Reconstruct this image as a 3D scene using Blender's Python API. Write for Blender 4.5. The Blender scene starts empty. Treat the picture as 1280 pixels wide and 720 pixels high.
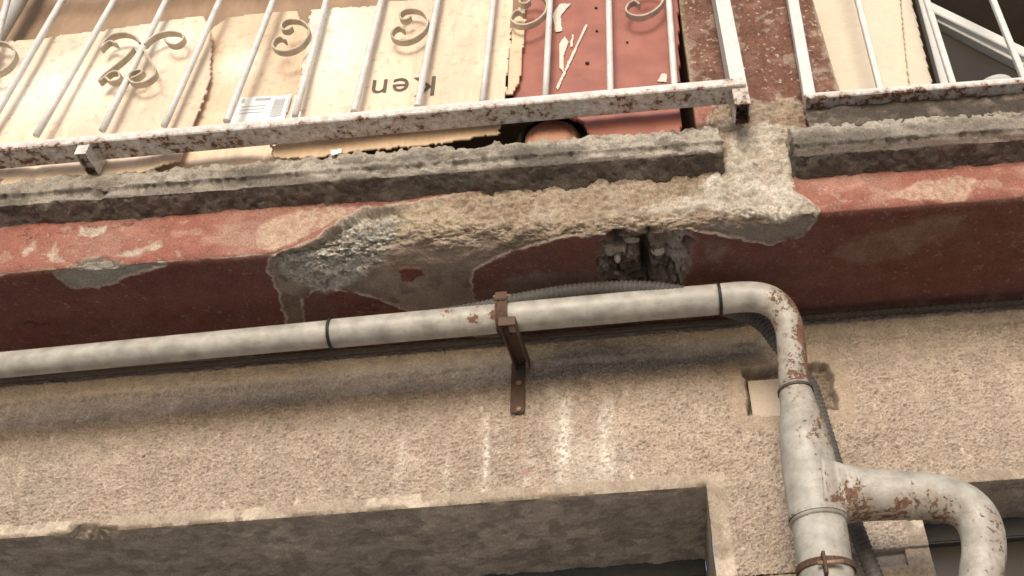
import bpy, bmesh, math, random
import numpy as np
from mathutils import Vector, Matrix

random.seed(5)
S = bpy.context.scene
COL = S.collection

# ------------------------------------------------------------------ camera
FPX, PPX, PPY = 1200.0, 800.0, 360.0          # focal length and principal point (1280x720 pixels)
Zc = np.array([-110/FPX, 1470/FPX, 1.0]); Zc /= np.linalg.norm(Zc)     # world up seen from the camera
Xc = np.array([1470.0, 110.0, 0.0]); Xc /= np.linalg.norm(Xc)          # along the facade
Yc = -np.cross(Zc, Xc) * np.array([1, 1, 1])
Yc = Yc if Yc[2] > 0 else -Yc                                          # into the facade
EYE = 1.6                                                              # eye height above the street
cam_data = bpy.data.cameras.new('camera')
cam = bpy.data.objects.new('camera', cam_data); COL.objects.link(cam)
Rw = Vector((Xc[0], Yc[0], Zc[0])); Uw = Vector((Xc[1], Yc[1], Zc[1])); Fw = Vector((Xc[2], Yc[2], Zc[2]))
cam.matrix_world = Matrix(((Rw.x, Uw.x, -Fw.x, 0), (Rw.y, Uw.y, -Fw.y, 0), (Rw.z, Uw.z, -Fw.z, EYE), (0, 0, 0, 1)))
cam_data.sensor_fit = 'HORIZONTAL'; cam_data.sensor_width = 36
cam_data.lens = FPX/1280*36
cam_data.shift_x = -(PPX-640)/1280
cam_data.clip_start = .02; cam_data.clip_end = 3000
S.camera = cam

# ------------------------------------------------------------------ sky, sun, exposure
SUN_EL, SUN_AZ = math.radians(19), math.radians(-4)     # sun in front of the facade, a little to the left
w = bpy.data.worlds.new('World'); S.world = w; w.use_nodes = True
nt = w.node_tree
bg = nt.nodes['Background']
sky = nt.nodes.new('ShaderNodeTexSky'); sky.sky_type = 'NISHITA'; sky.sun_disc = False
sky.sun_elevation = SUN_EL; sky.sun_rotation = math.pi - SUN_AZ
sky.air_density = 1.0; sky.dust_density = 2.0; sky.ozone_density = 1.0
nt.links.new(sky.outputs[0], bg.inputs[0]); bg.inputs[1].default_value = .15
sl = bpy.data.lights.new('sun', 'SUN'); sl.energy = 1.9; sl.angle = math.radians(26); sl.color = (1, .97, .93)
sun = bpy.data.objects.new('sun', sl); COL.objects.link(sun)
sd = Vector((math.sin(SUN_AZ)*math.cos(SUN_EL), -math.cos(SUN_AZ)*math.cos(SUN_EL), math.sin(SUN_EL)))
sun.rotation_euler = sd.to_track_quat('Z', 'Y').to_euler()
S.view_settings.view_transform = 'Standard'; S.view_settings.look = 'None'
S.view_settings.exposure = 0.18; S.view_settings.gamma = 1

# ------------------------------------------------------------------ planes of the place (metres; z above eye height)
YW = 1.90            # stucco wall
ZS = 1.413           # underside of the balcony
YF = 1.525           # front of the slab
YL = 1.465           # front of the concrete ledge
YR = 1.450           # left railing
YP = 1.70            # drain pipe

def ray(px, py):
    v = np.array([(px-PPX)/FPX, (PPY-py)/FPX, 1.0])
    return np.array([v@Xc, v@Yc, v@Zc])
def at(px, py, Y=None, z=None):
    d = ray(px, py)
    t = Y/d[1] if Y is not None else z/d[2]
    return Vector((d[0]*t, d[1]*t, d[2]*t + EYE))
def ss(a, b, x):
    t = np.clip((x-a)/(b-a), 0, 1); return t*t*(3-2*t)

# ------------------------------------------------------------------ noise
_T = np.random.RandomState(11).rand(8, 256, 256)
def vn(x, y, k=0):
    xi = np.floor(x).astype(int); yi = np.floor(y).astype(int)
    fx = x-xi; fy = y-yi
    fx = fx*fx*fx*(fx*(fx*6-15)+10); fy = fy*fy*fy*(fy*(fy*6-15)+10)
    T = _T[k % 8]; x0 = xi & 255; x1 = (xi+1) & 255; y0 = yi & 255; y1 = (yi+1) & 255
    return (T[x0, y0]*(1-fx)+T[x1, y0]*fx)*(1-fy)+(T[x0, y1]*(1-fx)+T[x1, y1]*fx)*fy
def fbm(x, y, o=4, k=0, g=.5):
    r = 0; a = 1; t = 0
    for i in range(o):
        r = r+a*vn(x*2**i+17.3*i, y*2**i+5.1*i, k+i); t += a; a *= g
    return r/t
def worley(x, y, k=0):
    xi = np.floor(x).astype(int); yi = np.floor(y).astype(int)
    f1 = np.full(x.shape, 9.); f2 = np.full(x.shape, 9.); rid = np.zeros(x.shape)
    A = _T[k % 8]; B = _T[(k+1) % 8]; Cc = _T[(k+2) % 8]
    for i in (-1, 0, 1):
        for j in (-1, 0, 1):
            cx = (xi+i) & 255; cy = (yi+j) & 255
            d = np.hypot(xi+i+A[cx, cy]-x, yi+j+B[cx, cy]-y)
            n = d < f1
            f2 = np.where(n, f1, np.minimum(f2, d)); rid = np.where(n, Cc[cx, cy], rid); f1 = np.where(n, d, f1)
    return f1, f2, rid
def sdf(poly, x, y):
    d = np.full(x.shape, 9e9); ins = np.zeros(x.shape, bool)
    n = len(poly)
    for i in range(n):
        ax, ay = poly[i]; bx, by = poly[(i+1) % n]
        ex, ey = bx-ax, by-ay
        t = np.clip(((x-ax)*ex+(y-ay)*ey)/max(ex*ex+ey*ey, 1e-12), 0, 1)
        d = np.minimum(d, (x-ax-t*ex)**2+(y-ay-t*ey)**2)
        c = ((ay > y) != (by > y))
        if ey != 0: ins ^= c & (x < ex*(y-ay)/ey+ax)
    return np.where(ins, -1, 1)*np.sqrt(d)
def mix(c, rgb, m):
    m = m[..., None]; return c*(1-m)+np.array(rgb)*m

# ------------------------------------------------------------------ object helpers
def tag(o, label=None, cat=None, group=None, kind=None):
    if label: o['label'] = label
    if cat: o['category'] = cat
    if group: o['group'] = group
    if kind: o['kind'] = kind
    return o
def thing(name, label, cat, loc=(0, 0, 0), group=None):
    o = bpy.data.objects.new(name, None); COL.objects.link(o); o.location = loc
    o.empty_display_size = .1
    return tag(o, label, cat, group)
def link(name, me, mat=None, parent=None):
    o = bpy.data.objects.new(name, me); COL.objects.link(o)
    if mat and not me.materials: me.materials.append(mat)
    if parent:
        o.parent = parent
        o.matrix_parent_inverse = Matrix.Translation(-Vector(parent.location)) if parent.type == 'EMPTY' else Matrix()
    return o
def mesh(name, V, F, mat=None, parent=None, smooth=False, attr=None, col=None):
    me = bpy.data.meshes.new(name); me.from_pydata([tuple(v) for v in V], [], F); me.update()
    if smooth: me.polygons.foreach_set('use_smooth', [True]*len(me.polygons))
    if attr is not None:
        a = me.attributes.new('rust', 'FLOAT', 'POINT'); a.data.foreach_set('value', np.asarray(attr, np.float32))
    if col is not None:
        a = me.attributes.new('Col', 'FLOAT_COLOR', 'POINT')
        c = np.ones((len(V), 4), np.float32); c[:, :3] = col; a.data.foreach_set('color', c.ravel())
    bm = bmesh.new(); bm.from_mesh(me); bmesh.ops.recalc_face_normals(bm, faces=bm.faces); bm.to_mesh(me); bm.free()
    return link(name, me, mat, parent)
def grid(name, P, C, mat, parent=None, keep=None, flip=False):
    """dense sheet of real relief: P (n,m,3) points, C (n,m,3) surface colours with some shade painted in"""
    n, m = P.shape[:2]
    idx = np.arange(n*m).reshape(n, m)
    q = np.stack([idx[:-1, :-1], idx[1:, :-1], idx[1:, 1:], idx[:-1, 1:]], -1)
    if flip: q = q[..., ::-1]
    q = q.reshape(-1, 4)
    if keep is not None: q = q[keep.reshape(-1)]
    used = np.unique(q); rem = np.zeros(n*m, int); rem[used] = np.arange(len(used)); q = rem[q]
    V = P.reshape(-1, 3)[used]; Cc = C.reshape(-1, 3)[used]
    me = bpy.data.meshes.new(name)
    me.vertices.add(len(V)); me.vertices.foreach_set('co', V.astype(np.float32).ravel())
    me.loops.add(q.size); me.loops.foreach_set('vertex_index', q.astype(np.int32).ravel())
    me.polygons.add(len(q)); me.polygons.foreach_set('loop_start', np.arange(0, q.size, 4, dtype=np.int32))
    me.polygons.foreach_set('use_smooth', np.ones(len(q), bool))
    me.update(calc_edges=True); me.validate()
    a = me.attributes.new('Col', 'FLOAT_COLOR', 'POINT')
    c = np.ones((len(V), 4), np.float32); c[:, :3] = np.clip(Cc, .005, 1); a.data.foreach_set('color', c.ravel())
    return link(name, me, mat, parent)

def frames(P):
    P = [Vector(p) for p in P]; n = len(P)
    T = [((P[min(i+1, n-1)]-P[max(i-1, 0)]).normalized()) for i in range(n)]
    N = [T[0].orthogonal().normalized()]
    for i in range(1, n):
        v = N[-1]-T[i]*N[-1].dot(T[i]); N.append(v.normalized())
    return P, T, N
def spline(P, step=.006):
    """Catmull-Rom through the points, evenly resampled"""
    P = [np.array(p) for p in P]
    Q = [2*P[0]-P[1]]+P+[2*P[-1]-P[-2]]
    out = []
    for i in range(1, len(Q)-2):
        a, b, c, d = Q[i-1:i+3]
        k = max(2, int(np.linalg.norm(c-b)*(1/step)*1.0))
        for j in range(k):
            t = j/k
            out.append(.5*((2*b)+(c-a)*t+(2*a-5*b+4*c-d)*t*t+(3*b-a-3*c+d)*t**3))
    out.append(P[-1]); return out
def tube(name, P, R, mat, parent=None, seg=24, cap=True, rust=None, dent=0.):
    P, T, N = frames(P); n = len(P)
    if not hasattr(R, '__len__'): R = [R]*n
    V = []; F = []; A = []
    for i in range(n):
        B = T[i].cross(N[i])
        for k in range(seg):
            a = 2*math.pi*k/seg
            e = N[i]*math.cos(a)+B*math.sin(a); rr_ = R[i]*(1+dent*(float(_T[1, int(i*.7) % 256, k])-.5)); q = P[i]+e*rr_
            V.append(q); A.append(rust(q, e, i/(n-1)) if callable(rust) else rust[i] if rust is not None else 0)
    for i in range(n-1):
        for k in range(seg):
            k2 = (k+1) % seg
            F.append((i*seg+k, i*seg+k2, (i+1)*seg+k2, (i+1)*seg+k))
    if cap:
        F.append(tuple(range(seg))[::-1]); F.append(tuple((n-1)*seg+k for k in range(seg)))
    return mesh(name, V, F, mat, parent, True, A)
def sweep(P, prof, up, end_caps=True):
    """sweep a closed 2-D profile [(across, along up)] along P; up is a fixed direction"""
    P = [Vector(p) for p in P]; n = len(P); m = len(prof); V = []; F = []
    up = Vector(up)
    for i in range(n):
        t = (P[min(i+1, n-1)]-P[max(i-1, 0)]).normalized()
        s = t.cross(up).normalized(); u = s.cross(t).normalized()
        for a, b in prof: V.append(P[i]+s*a+u*b)
    for i in range(n-1):
        for k in range(m):
            k2 = (k+1) % m; F.append((i*m+k, i*m+k2, (i+1)*m+k2, (i+1)*m+k))
    if end_caps: F.append(tuple(range(m))[::-1]); F.append(tuple((n-1)*m+k for k in range(m)))
    return V, F
def rect(w, h, c=.002):
    a, b = w/2, h/2
    return [(-a+c, -b), (a-c, -b), (a, -b+c), (a, b-c), (a-c, b), (-a+c, b), (-a, b-c), (-a, -b+c)]
def bar(name, p0, p1, wd, h, up, mat, parent=None, c=.002, rust=None, n=2):
    P = [Vector(p0).lerp(Vector(p1), i/(n-1)) for i in range(n)]
    V, F = sweep(P, rect(wd, h, c), up)
    A = [rust]*len(V) if rust is not None else [0]*len(V)
    return mesh(name, V, F, mat, parent, False, A)
def box(name, lo, hi, mat, parent=None, b=.0):
    bm = bmesh.new(); bmesh.ops.create_cube(bm, size=1)
    for v in bm.verts:
        for i in range(3): v.co[i] = lo[i] if v.co[i] < 0 else hi[i]
    if b: bmesh.ops.bevel(bm, geom=bm.edges[:], offset=b, segments=2, affect='EDGES')
    me = bpy.data.meshes.new(name); bm.to_mesh(me); bm.free()
    return link(name, me, mat, parent)
def plate(name, poly, Y, th, mat, parent=None, cell=.004, ragged=.004, relief=None, col=None, k=0):
    """upright sheet cut to an outline (px -> real plane Y), with torn edges, thickness and bends"""
    Q = [at(px, py, Y=Y) for px, py in poly]; pg = [(q.x, q.z) for q in Q]
    x0, x1 = min(p[0] for p in pg)-.02, max(p[0] for p in pg)+.02
    z0, z1 = min(p[1] for p in pg)-.02, max(p[1] for p in pg)+.02
    xs = np.arange(x0, x1, cell); zs = np.arange(z0, z1, cell)
    X, Z = np.meshgrid(xs, zs, indexing='ij')
    cx = X[:-1, :-1]+cell/2; cz = Z[:-1, :-1]+cell/2
    d = sdf(pg, cx, cz)+(fbm(cx*60, cz*60, 3, k)-.5)*2*ragged
    keep = d < 0
    D = relief(X, Z) if relief else np.zeros_like(X)
    n, m = X.shape
    idx = np.arange(n*m).reshape(n, m)
    Vf = np.stack([X, Y+D, Z], -1).reshape(-1, 3); Vb = Vf.copy(); Vb[:, 1] += th
    V = np.concatenate([Vf, Vb]); N = n*m
    I, J = np.nonzero(keep); F = []
    for i, j in zip(I, J):
        a, b, c, e = idx[i, j], idx[i+1, j], idx[i+1, j+1], idx[i, j+1]
        F.append((a, b, c, e)); F.append((N+a, N+e, N+c, N+b))
        if i == 0 or not keep[i-1, j]: F.append((a, e, N+e, N+a))
        if i == n-2 or not keep[i+1, j]: F.append((b, N+b, N+c, c))
        if j == 0 or not keep[i, j-1]: F.append((a, N+a, N+b, b))
        if j == m-2 or not keep[i, j+1]: F.append((e, c, N+c, N+e))
    F = np.array(F); used = np.unique(F); rem = np.zeros(2*N, int); rem[used] = np.arange(len(used))
    F = rem[F]; V = V[used]
    me = bpy.data.meshes.new(name)
    me.vertices.add(len(V)); me.vertices.foreach_set('co', V.astype(np.float32).ravel())
    me.loops.add(F.size); me.loops.foreach_set('vertex_index', F.astype(np.int32).ravel())
    me.polygons.add(len(F)); me.polygons.foreach_set('loop_start', np.arange(0, F.size, 4, dtype=np.int32))
    me.update(calc_edges=True); me.validate()
    if col is not None:
        C = np.ones((2*N, 4), np.float32); c = col(X, Z).reshape(-1, 3); C[:N, :3] = c; C[N:, :3] = c
        a = me.attributes.new('Col', 'FLOAT_COLOR', 'POINT'); a.data.foreach_set('color', C[used].ravel())
    return link(name, me, mat, parent)

# ------------------------------------------------------------------ materials
class NT:
    def __init__(s, name):
        s.m = bpy.data.materials.new(name); s.m.use_nodes = True; s.t = s.m.node_tree
        s.b = s.t.nodes['Principled BSDF']
    def n(s, typ, **kw):
        x = s.t.nodes.new(typ)
        for k, v in kw.items(): setattr(x, k, v)
        return x
    def l(s, a, b): s.t.links.new(a, b)
    def coord(s, scale=(1, 1, 1)):
        g = s.n('ShaderNodeNewGeometry'); mp = s.n('ShaderNodeMapping'); mp.inputs['Scale'].default_value = scale
        s.l(g.outputs['Position'], mp.inputs['Vector']); return mp.outputs[0]
    def noise(s, scale, detail=4, rough=.55, vec=None):
        x = s.n('ShaderNodeTexNoise'); x.inputs['Scale'].default_value = scale; x.inputs['Detail'].default_value = detail
        x.inputs['Roughness'].default_value = rough; s.l(vec or s.coord(), x.inputs['Vector']); return x.outputs['Fac']
    def ramp(s, fac, stops):
        r = s.n('ShaderNodeValToRGB'); e = r.color_ramp.elements
        while len(e) < len(stops): e.new(.5)
        for q, (p, c) in zip(e, stops): q.position = p; q.color = (*c, 1) if len(c) == 3 else c
        s.l(fac, r.inputs[0]); return r.outputs[0]
    def mixc(s, a, b, fac, mode='MIX'):
        x = s.n('ShaderNodeMix', data_type='RGBA', blend_type=mode)
        for v, i in ((fac, 0), (a, 6), (b, 7)):
            if hasattr(v, 'links'): s.l(v, x.inputs[i])
            elif isinstance(v, (int, float)): x.inputs[i].default_value = v
            else: x.inputs[i].default_value = (*v, 1)
        return x.outputs[2]
    def math(s, op, a, b=0.):
        x = s.n('ShaderNodeMath', operation=op)
        for i, v in enumerate((a, b)):
            if hasattr(v, 'links'): s.l(v, x.inputs[i])
            else: x.inputs[i].default_value = v
        return x.outputs[0]
    def bump(s, fac, dist, strength=1):
        b = s.n('ShaderNodeBump'); b.inputs['Distance'].default_value = dist; b.inputs['Strength'].default_value = strength
        s.l(fac, b.inputs['Height']); s.l(b.outputs[0], s.b.inputs['Normal']); return b
    def done(s, col, rough=.8, metal=0, spec=.3):
        if hasattr(col, 'links'): s.l(col, s.b.inputs['Base Color'])
        else: s.b.inputs['Base Color'].default_value = (*col, 1)
        if hasattr(rough, 'links'): s.l(rough, s.b.inputs['Roughness'])
        else: s.b.inputs['Roughness'].default_value = rough
        s.b.inputs['Metallic'].default_value = metal; s.b.inputs['Specular IOR Level'].default_value = spec
        return s.m
def mat_masonry(name, grain=420, var=.35, bump=.0016, spec=.15):
    t = NT(name); a = t.n('ShaderNodeAttribute', attribute_name='Col').outputs['Color']
    lo = 1-var; hi = 1+var
    n1 = t.noise(grain, 5, .7); n2 = t.noise(28, 4)
    v1 = t.ramp(n1, [(.25, (lo,)*3), (.75, (hi,)*3)]); v2 = t.ramp(n2, [(.3, (.86,)*3), (.7, (1.12,)*3)])
    c = t.mixc(t.mixc(a, v1, 1., 'MULTIPLY'), v2, 1., 'MULTIPLY')
    t.bump(n1, bump)
    return t.done(c, .92, 0, spec)
def mat_simple(name, c, rough=.7, grain=200, var=.15, bump=.0006, spec=.3, metal=0, stretch=(1, 1, 1)):
    t = NT(name); n1 = t.noise(grain, 4, .6, t.coord(stretch)); n2 = t.noise(9, 4)
    v = t.ramp(n1, [(.3, (1-var,)*3), (.7, (1+var,)*3)]); v2 = t.ramp(n2, [(.3, (1-var*.7,)*3), (.7, (1+var*.7,)*3)])
    col = t.mixc(t.mixc(c, v, 1., 'MULTIPLY'), v2, 1., 'MULTIPLY')
    t.bump(n1, bump); return t.done(col, rough, metal, spec)
def mat_paint_rust(name, paint, rust=(.20, .095, .055), base=.0, scale=70, rough=.45, dark=(.085, .05, .036), stretch=(1, 1, 1), dirt=.12, stain=(.66, .55, .45), h0=.50):
    """chipped paint over rusty metal; attribute 'rust' says how far it has gone"""
    t = NT(name); a = t.n('ShaderNodeAttribute', attribute_name='rust').outputs['Fac']
    v = t.coord(stretch)
    n = t.noise(scale, 5, .6, v); big = t.ramp(t.noise(22, 4, .6), [(.38, (0, 0, 0)), (.68, (1, 1, 1))]); fine = t.noise(scale*2.6, 3, .6, v)
    drive = t.math('MULTIPLY', a, t.math('ADD', .22, t.math('MULTIPLY', big, .60)))
    th = t.math('ADD', t.math('ADD', t.math('MULTIPLY', n, .72), t.math('MULTIPLY', fine, .28)), t.math('MULTIPLY', drive, .52))
    m = t.ramp(th, [(.70-base, (0, 0, 0)), (.765-base, (1, 1, 1))])
    halo = t.ramp(th, [(h0-base, (0, 0, 0)), (.78-base, (1, 1, 1))])
    rc = t.mixc(rust, dark, t.ramp(t.noise(160, 4), [(.35, (0, 0, 0)), (.7, (1, 1, 1))]))
    rc = t.mixc(rc, (.30, .15, .085), t.ramp(t.noise(50, 3), [(.5, (0, 0, 0)), (.75, (1, 1, 1))]))
    d = t.ramp(t.noise(24, 5), [(.3, (1-dirt*2,)*3), (.7, (1+dirt*.4,)*3)])
    pc = t.mixc(paint, d, 1., 'MULTIPLY')
    pc = t.mixc(pc, (paint[0]*.55, paint[1]*.50, paint[2]*.43), t.math('MULTIPLY', t.ramp(t.noise(48, 6, .7, t.coord((.5, 1, 1))), [(.50, (0, 0, 0)), (.72, (1, 1, 1))]), dirt*3.2))
    pc = t.mixc(pc, (paint[0]*.3, paint[1]*.26, paint[2]*.22), t.ramp(t.noise(150, 4, .6), [(.735, (0, 0, 0)), (.75, (1, 1, 1))]))
    pc = t.mixc(pc, (paint[0]*stain[0], paint[1]*stain[1], paint[2]*stain[2]), t.math('MULTIPLY', t.math('MULTIPLY', halo, .9), t.math('MINIMUM', t.math('ADD', t.math('MULTIPLY', a, 1.8), .08), 1.)))
    c = t.mixc(pc, rc, m)
    r = t.ramp(m, [(0, (rough,)*3), (1, (.9,)*3)])
    inv = t.math('SUBTRACT', t.math('MULTIPLY', t.noise(300, 3), .25), m)
    t.bump(inv, .0012)
    return t.done(c, r, 0, .4)

M_slab = mat_masonry('weathered_plaster', 260, .46, .0036)
M_stucco = mat_masonry('beige_stucco', 230, .36, .0024)
M_ledge = mat_masonry('rough_concrete', 250, .5, .0034)
M_pipe = mat_paint_rust('grey_pipe_paint', (.45, .425, .38), base=.0, scale=110, dirt=.2)
M_rail = mat_paint_rust('white_rail_paint', (.72, .70, .67), base=-.01, scale=75, dirt=.07, stain=(.40, .25, .15), h0=.46)
M_iron = mat_paint_rust('rusty_iron', (.12, .072, .052), base=.03, scale=60, rough=.8, rust=(.10, .042, .022))
M_scroll = mat_paint_rust('scroll_paint', (.62, .53, .41), base=.0, scale=90, rough=.6, dirt=.2)
M_hose = mat_simple('grey_hose', (.095, .088, .08), .55, 160, .25)
M_hose_l = mat_simple('dark_cable', (.07, .058, .05), .6, 160, .3)
M_cable = mat_simple('brown_cable', (.06, .047, .04), .6, 160, .3)
M_black = mat_simple('black_band', (.02, .018, .016), .6)
M_dark = mat_simple('dark_interior', (.10, .075, .055), .95)
M_ceiling = mat_simple('interior_plaster', (.3, .24, .18), .95)
M_cream = mat_simple('cream_board', (.64, .55, .43), .75, 60, .05, .0008)
M_alu = mat_simple('white_aluminium', (.62, .61, .58), .4, 120, .05, .0002)
M_grey = mat_simple('grey_post_paint', (.5, .49, .46), .6, 90, .1)
M_terra = mat_simple('terracotta', (.52, .27, .18), .7, 120, .12)
M_cover = mat_simple('cover_paint', (.50, .41, .325), .6, 180, .08)
M_frame = mat_simple('window_frame_paint', (.10, .10, .10), .8, 100, .1, spec=.1)
M_bolt = mat_simple('bolt_steel', (.30, .19, .13), .55, 300, .3, .0006, .4, .3)
M_ink = mat_simple('printing_ink', (.13, .10, .075), .8, 300, .2)
M_paper = mat_simple('label_paper', (.80, .79, .76), .6, 100, .03)
M_bounce_street = mat_simple('pale_bounce_street', (.52, .50, .465), .95, 60, .2, .004)
def mat_glass():
    t = NT('dark_glass'); return t.done((.045, .038, .03), .25, 0, .2)
M_glass = mat_glass()
def mat_card():
    t = NT('cardboard'); a = t.n('ShaderNodeAttribute', attribute_name='Col').outputs['Color']
    flute = t.noise(150, 2, .5, t.coord((1, 1, .015)))
    fib = t.noise(90, 5, .65, t.coord((1, 1, .3)))
    v = t.mixc(t.ramp(flute, [(.3, (.98,)*3), (.7, (1.015,)*3)]), t.ramp(fib, [(.3, (.90,)*3), (.7, (1.07,)*3)]), 1., 'MULTIPLY')
    t.bump(t.math('ADD', flute, t.math('MULTIPLY', fib, .6)), .0005)
    return t.done(t.mixc(a, v, 1., 'MULTIPLY'), .6, 0, .35)
M_card = mat_card()
def mat_redboard():
    t = NT('red_painted_board'); c = t.mixc((.36, .135, .095), (.27, .095, .07), t.ramp(t.noise(14, 5), [(.35, (0, 0, 0)), (.7, (1, 1, 1))]))
    sc = t.ramp(t.noise(30, 6, .7, t.coord((1.2, 1, .28))), [(.70, (0, 0, 0)), (.72, (1, 1, 1))])
    c = t.mixc(c, (.62, .55, .46), sc)
    t.bump(t.noise(200, 3), .0005); return t.done(c, .55, 0, .4)
M_redboard = mat_redboard()

# ------------------------------------------------------------------ ground
V = [(-200, -200, 0), (200, -200, 0), (200, 200, 0), (-200, 200, 0)]
tag(mesh('ground', V, [(0, 1, 2, 3)], M_bounce_street), 'unseen street below the balcony, made pale as a bounce surface', 'ground', kind='structure')  # street out of view, made pale to bounce light onto slab and lintel

# ------------------------------------------------------------------ balcony slab: underside and front as one eroded relief
XL, XR, CELL = -1.85, 1.2, .0027
S0 = YW-YF                                   # arc length at the lower front edge
STOP = S0+(2.75-ZS)                          # up the pier
xs = np.arange(XL, XR, CELL)
ZTOP_FASCIA = 1.556
s_a = np.arange(-.0, S0+(2.24-ZS), CELL)
X, SS = np.meshgrid(xs, s_a, indexing='ij')
def surf(px, py):
    p = at(px, py, z=ZS)
    if p.y > YF: return (p.x, YW-p.y)
    p = at(px, py, Y=YF); return (p.x, S0+p.z-EYE-ZS)
def poly(pts): return [surf(*p) for p in pts]
wx = X+(fbm(X*38, SS*38, 4, 1)-.5)*.030; ws = SS+(fbm(X*38, SS*38, 4, 4)-.5)*.030
wx2 = X+(fbm(X*60, SS*60, 4, 2)-.5)*.014; ws2 = SS+(fbm(X*60, SS*60, 4, 5)-.5)*.014
n_lo = fbm(X*6, SS*6, 4, 0); n_mid = fbm(X*28, SS*28, 4, 3); n_hi = fbm(X*120, SS*120, 3, 6); n_gr = vn(X*330, SS*330, 2)
dcor = SS-S0
h = np.zeros_like(X)
# intact paint skin
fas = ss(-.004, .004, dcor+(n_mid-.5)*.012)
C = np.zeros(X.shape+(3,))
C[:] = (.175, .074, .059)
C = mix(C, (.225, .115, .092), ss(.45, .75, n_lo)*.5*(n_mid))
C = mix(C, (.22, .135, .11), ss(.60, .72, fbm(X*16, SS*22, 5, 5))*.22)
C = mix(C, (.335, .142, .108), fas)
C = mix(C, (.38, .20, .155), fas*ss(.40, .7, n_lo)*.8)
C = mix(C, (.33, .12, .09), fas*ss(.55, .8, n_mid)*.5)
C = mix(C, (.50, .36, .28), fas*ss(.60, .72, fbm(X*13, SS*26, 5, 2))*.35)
hair = ss(.006, .002, np.abs(fbm(X*5+.4*n_mid, SS*7, 4, 6)-.5))*ss(.5, .62, fbm(X*3, SS*3, 2, 2)); h -= hair*.0018; C = mix(C, (.06, .03, .025), hair*.7)
spk = .7*ss(.765, .78, fbm(X*85, SS*85, 3, 5)); C = mix(C, (.42, .33, .26), spk*(.35+.45*fas)); h -= spk*.0014
C = mix(C, (.30, .20, .155), ss(.05, .0, SS+(n_mid-.5)*.05)*.55)
h += (n_mid-.5)*.004*(.4+fas)+(n_hi-.5)*.0012*(.5+fas)+(fbm(X*4, SS*7, 3, 4)-.5)*.012*fas
# worn lower front edge
h += -.007*np.exp(-(dcor/.010)**2)*(.5+n_mid)*np.clip(ss(at(370, 310, Y=YF).x, at(330, 310, Y=YF).x, X)+ss(at(980, 280, Y=YF).x, at(1030, 280, Y=YF).x, X), 0, 1)
rim = np.exp(-((dcor+.001+(n_mid-.5)*.018)/.0045)**2)*ss(.35, .55, fbm(X*22, SS*3, 3, 1))
C = mix(C, (.50, .42, .33), np.clip(rim*1.3, 0, 1)*(X < at(345, 320, Y=YF).x))

def expose(pts, w=.0025, fine=False):
    d = sdf(poly(pts), wx2 if fine else wx, ws2 if fine else ws)
    return d, ss(w, -w, d)
f1, f2, rid = worley(wx2*85, ws2*85, 0); g1, g2, gid = worley(X*170, SS*170, 3)
stones = np.clip((f2-f1)*1.6, 0, 1); stones2 = np.clip((g2-g1)*1.6, 0, 1)
# main area where the render has come away
main = [(490, 256), (560, 247), (640, 236), (760, 224), (880, 212), (890, 140), (900, 122), (960, 128), (1012, 122), (1003, 160), (994, 205),
        (990, 240), (1024, 262), (1003, 295), (962, 304), (925, 297), (890, 291), (860, 285), (815, 290), (745, 292), (700, 297), (640, 313), (594, 335),
        (586, 352), (592, 372), (612, 392), (625, 420), (560, 420), (508, 386), (470, 371), (420, 360), (392, 361), (376, 374), (380, 420), (364, 420),
        (350, 365), (335, 335), (345, 319), (388, 304), (430, 272), (455, 259)]
d, m = expose(main, .0016, True)
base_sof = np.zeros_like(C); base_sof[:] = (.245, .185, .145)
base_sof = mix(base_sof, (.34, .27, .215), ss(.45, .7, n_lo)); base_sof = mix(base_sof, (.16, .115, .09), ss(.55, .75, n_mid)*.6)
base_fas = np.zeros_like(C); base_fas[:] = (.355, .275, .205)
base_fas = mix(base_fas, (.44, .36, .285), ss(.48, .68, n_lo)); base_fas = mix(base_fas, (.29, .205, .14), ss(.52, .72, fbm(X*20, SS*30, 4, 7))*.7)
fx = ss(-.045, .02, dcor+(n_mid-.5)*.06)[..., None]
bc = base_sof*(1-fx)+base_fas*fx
C = C*(1-m[..., None])+bc*m[..., None]
tr = fbm(X*15+wx*3, SS*40, 4, 3)*7; terr = np.floor(tr)+ss(.0, .08, tr-np.floor(tr))
pit = ss(.60, .70, fbm(X*75, SS*75, 3, 4))
fy = fx[..., 0]
h += m*(-.005+(n_mid-.5)*.011*(.35+fy)+(n_hi-.5)*.0035*(.25+fy)+(n_gr-.5)*.0016*(.3+fy)+(terr-3)*.0027*(.25+.75*fy)-pit*.003*(.2+fy)+((stones2-.4)*.0026+(rid-.5)*.0035*ss(.5, .3, n_lo))*(.12+.88*fy))
C = mix(C, (.30, .215, .145), m*fy*pit*.5)
C = mix(C, (.55, .455, .345), m*fy*ss(.5, .62, n_hi)*.35); C = mix(C, (.31, .225, .155), m*fy*ss(.44, .34, n_hi)*.4)
lip = np.exp(-((d-.003)/.0028)**2)
C = mix(C, (.54, .45, .37), np.clip(lip*1.1*ss(.36, .56, fbm(X*30, SS*30, 3, 6)+.08), 0, 1)); h += lip*.0030*ss(.35, .6, fbm(X*18, SS*18, 3, 1))
# flaking edge and cracks inside it
cr = np.abs(fbm(X*9, SS*26, 4, 2)-.5); crk = ss(.010, .003, cr)*m*fx[..., 0]*ss(.52, .64, fbm(X*11, SS*11, 3, 5))*ss(at(505, 290, Y=YF).x, at(560, 290, Y=YF).x, X)
h -= crk*.006
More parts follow.
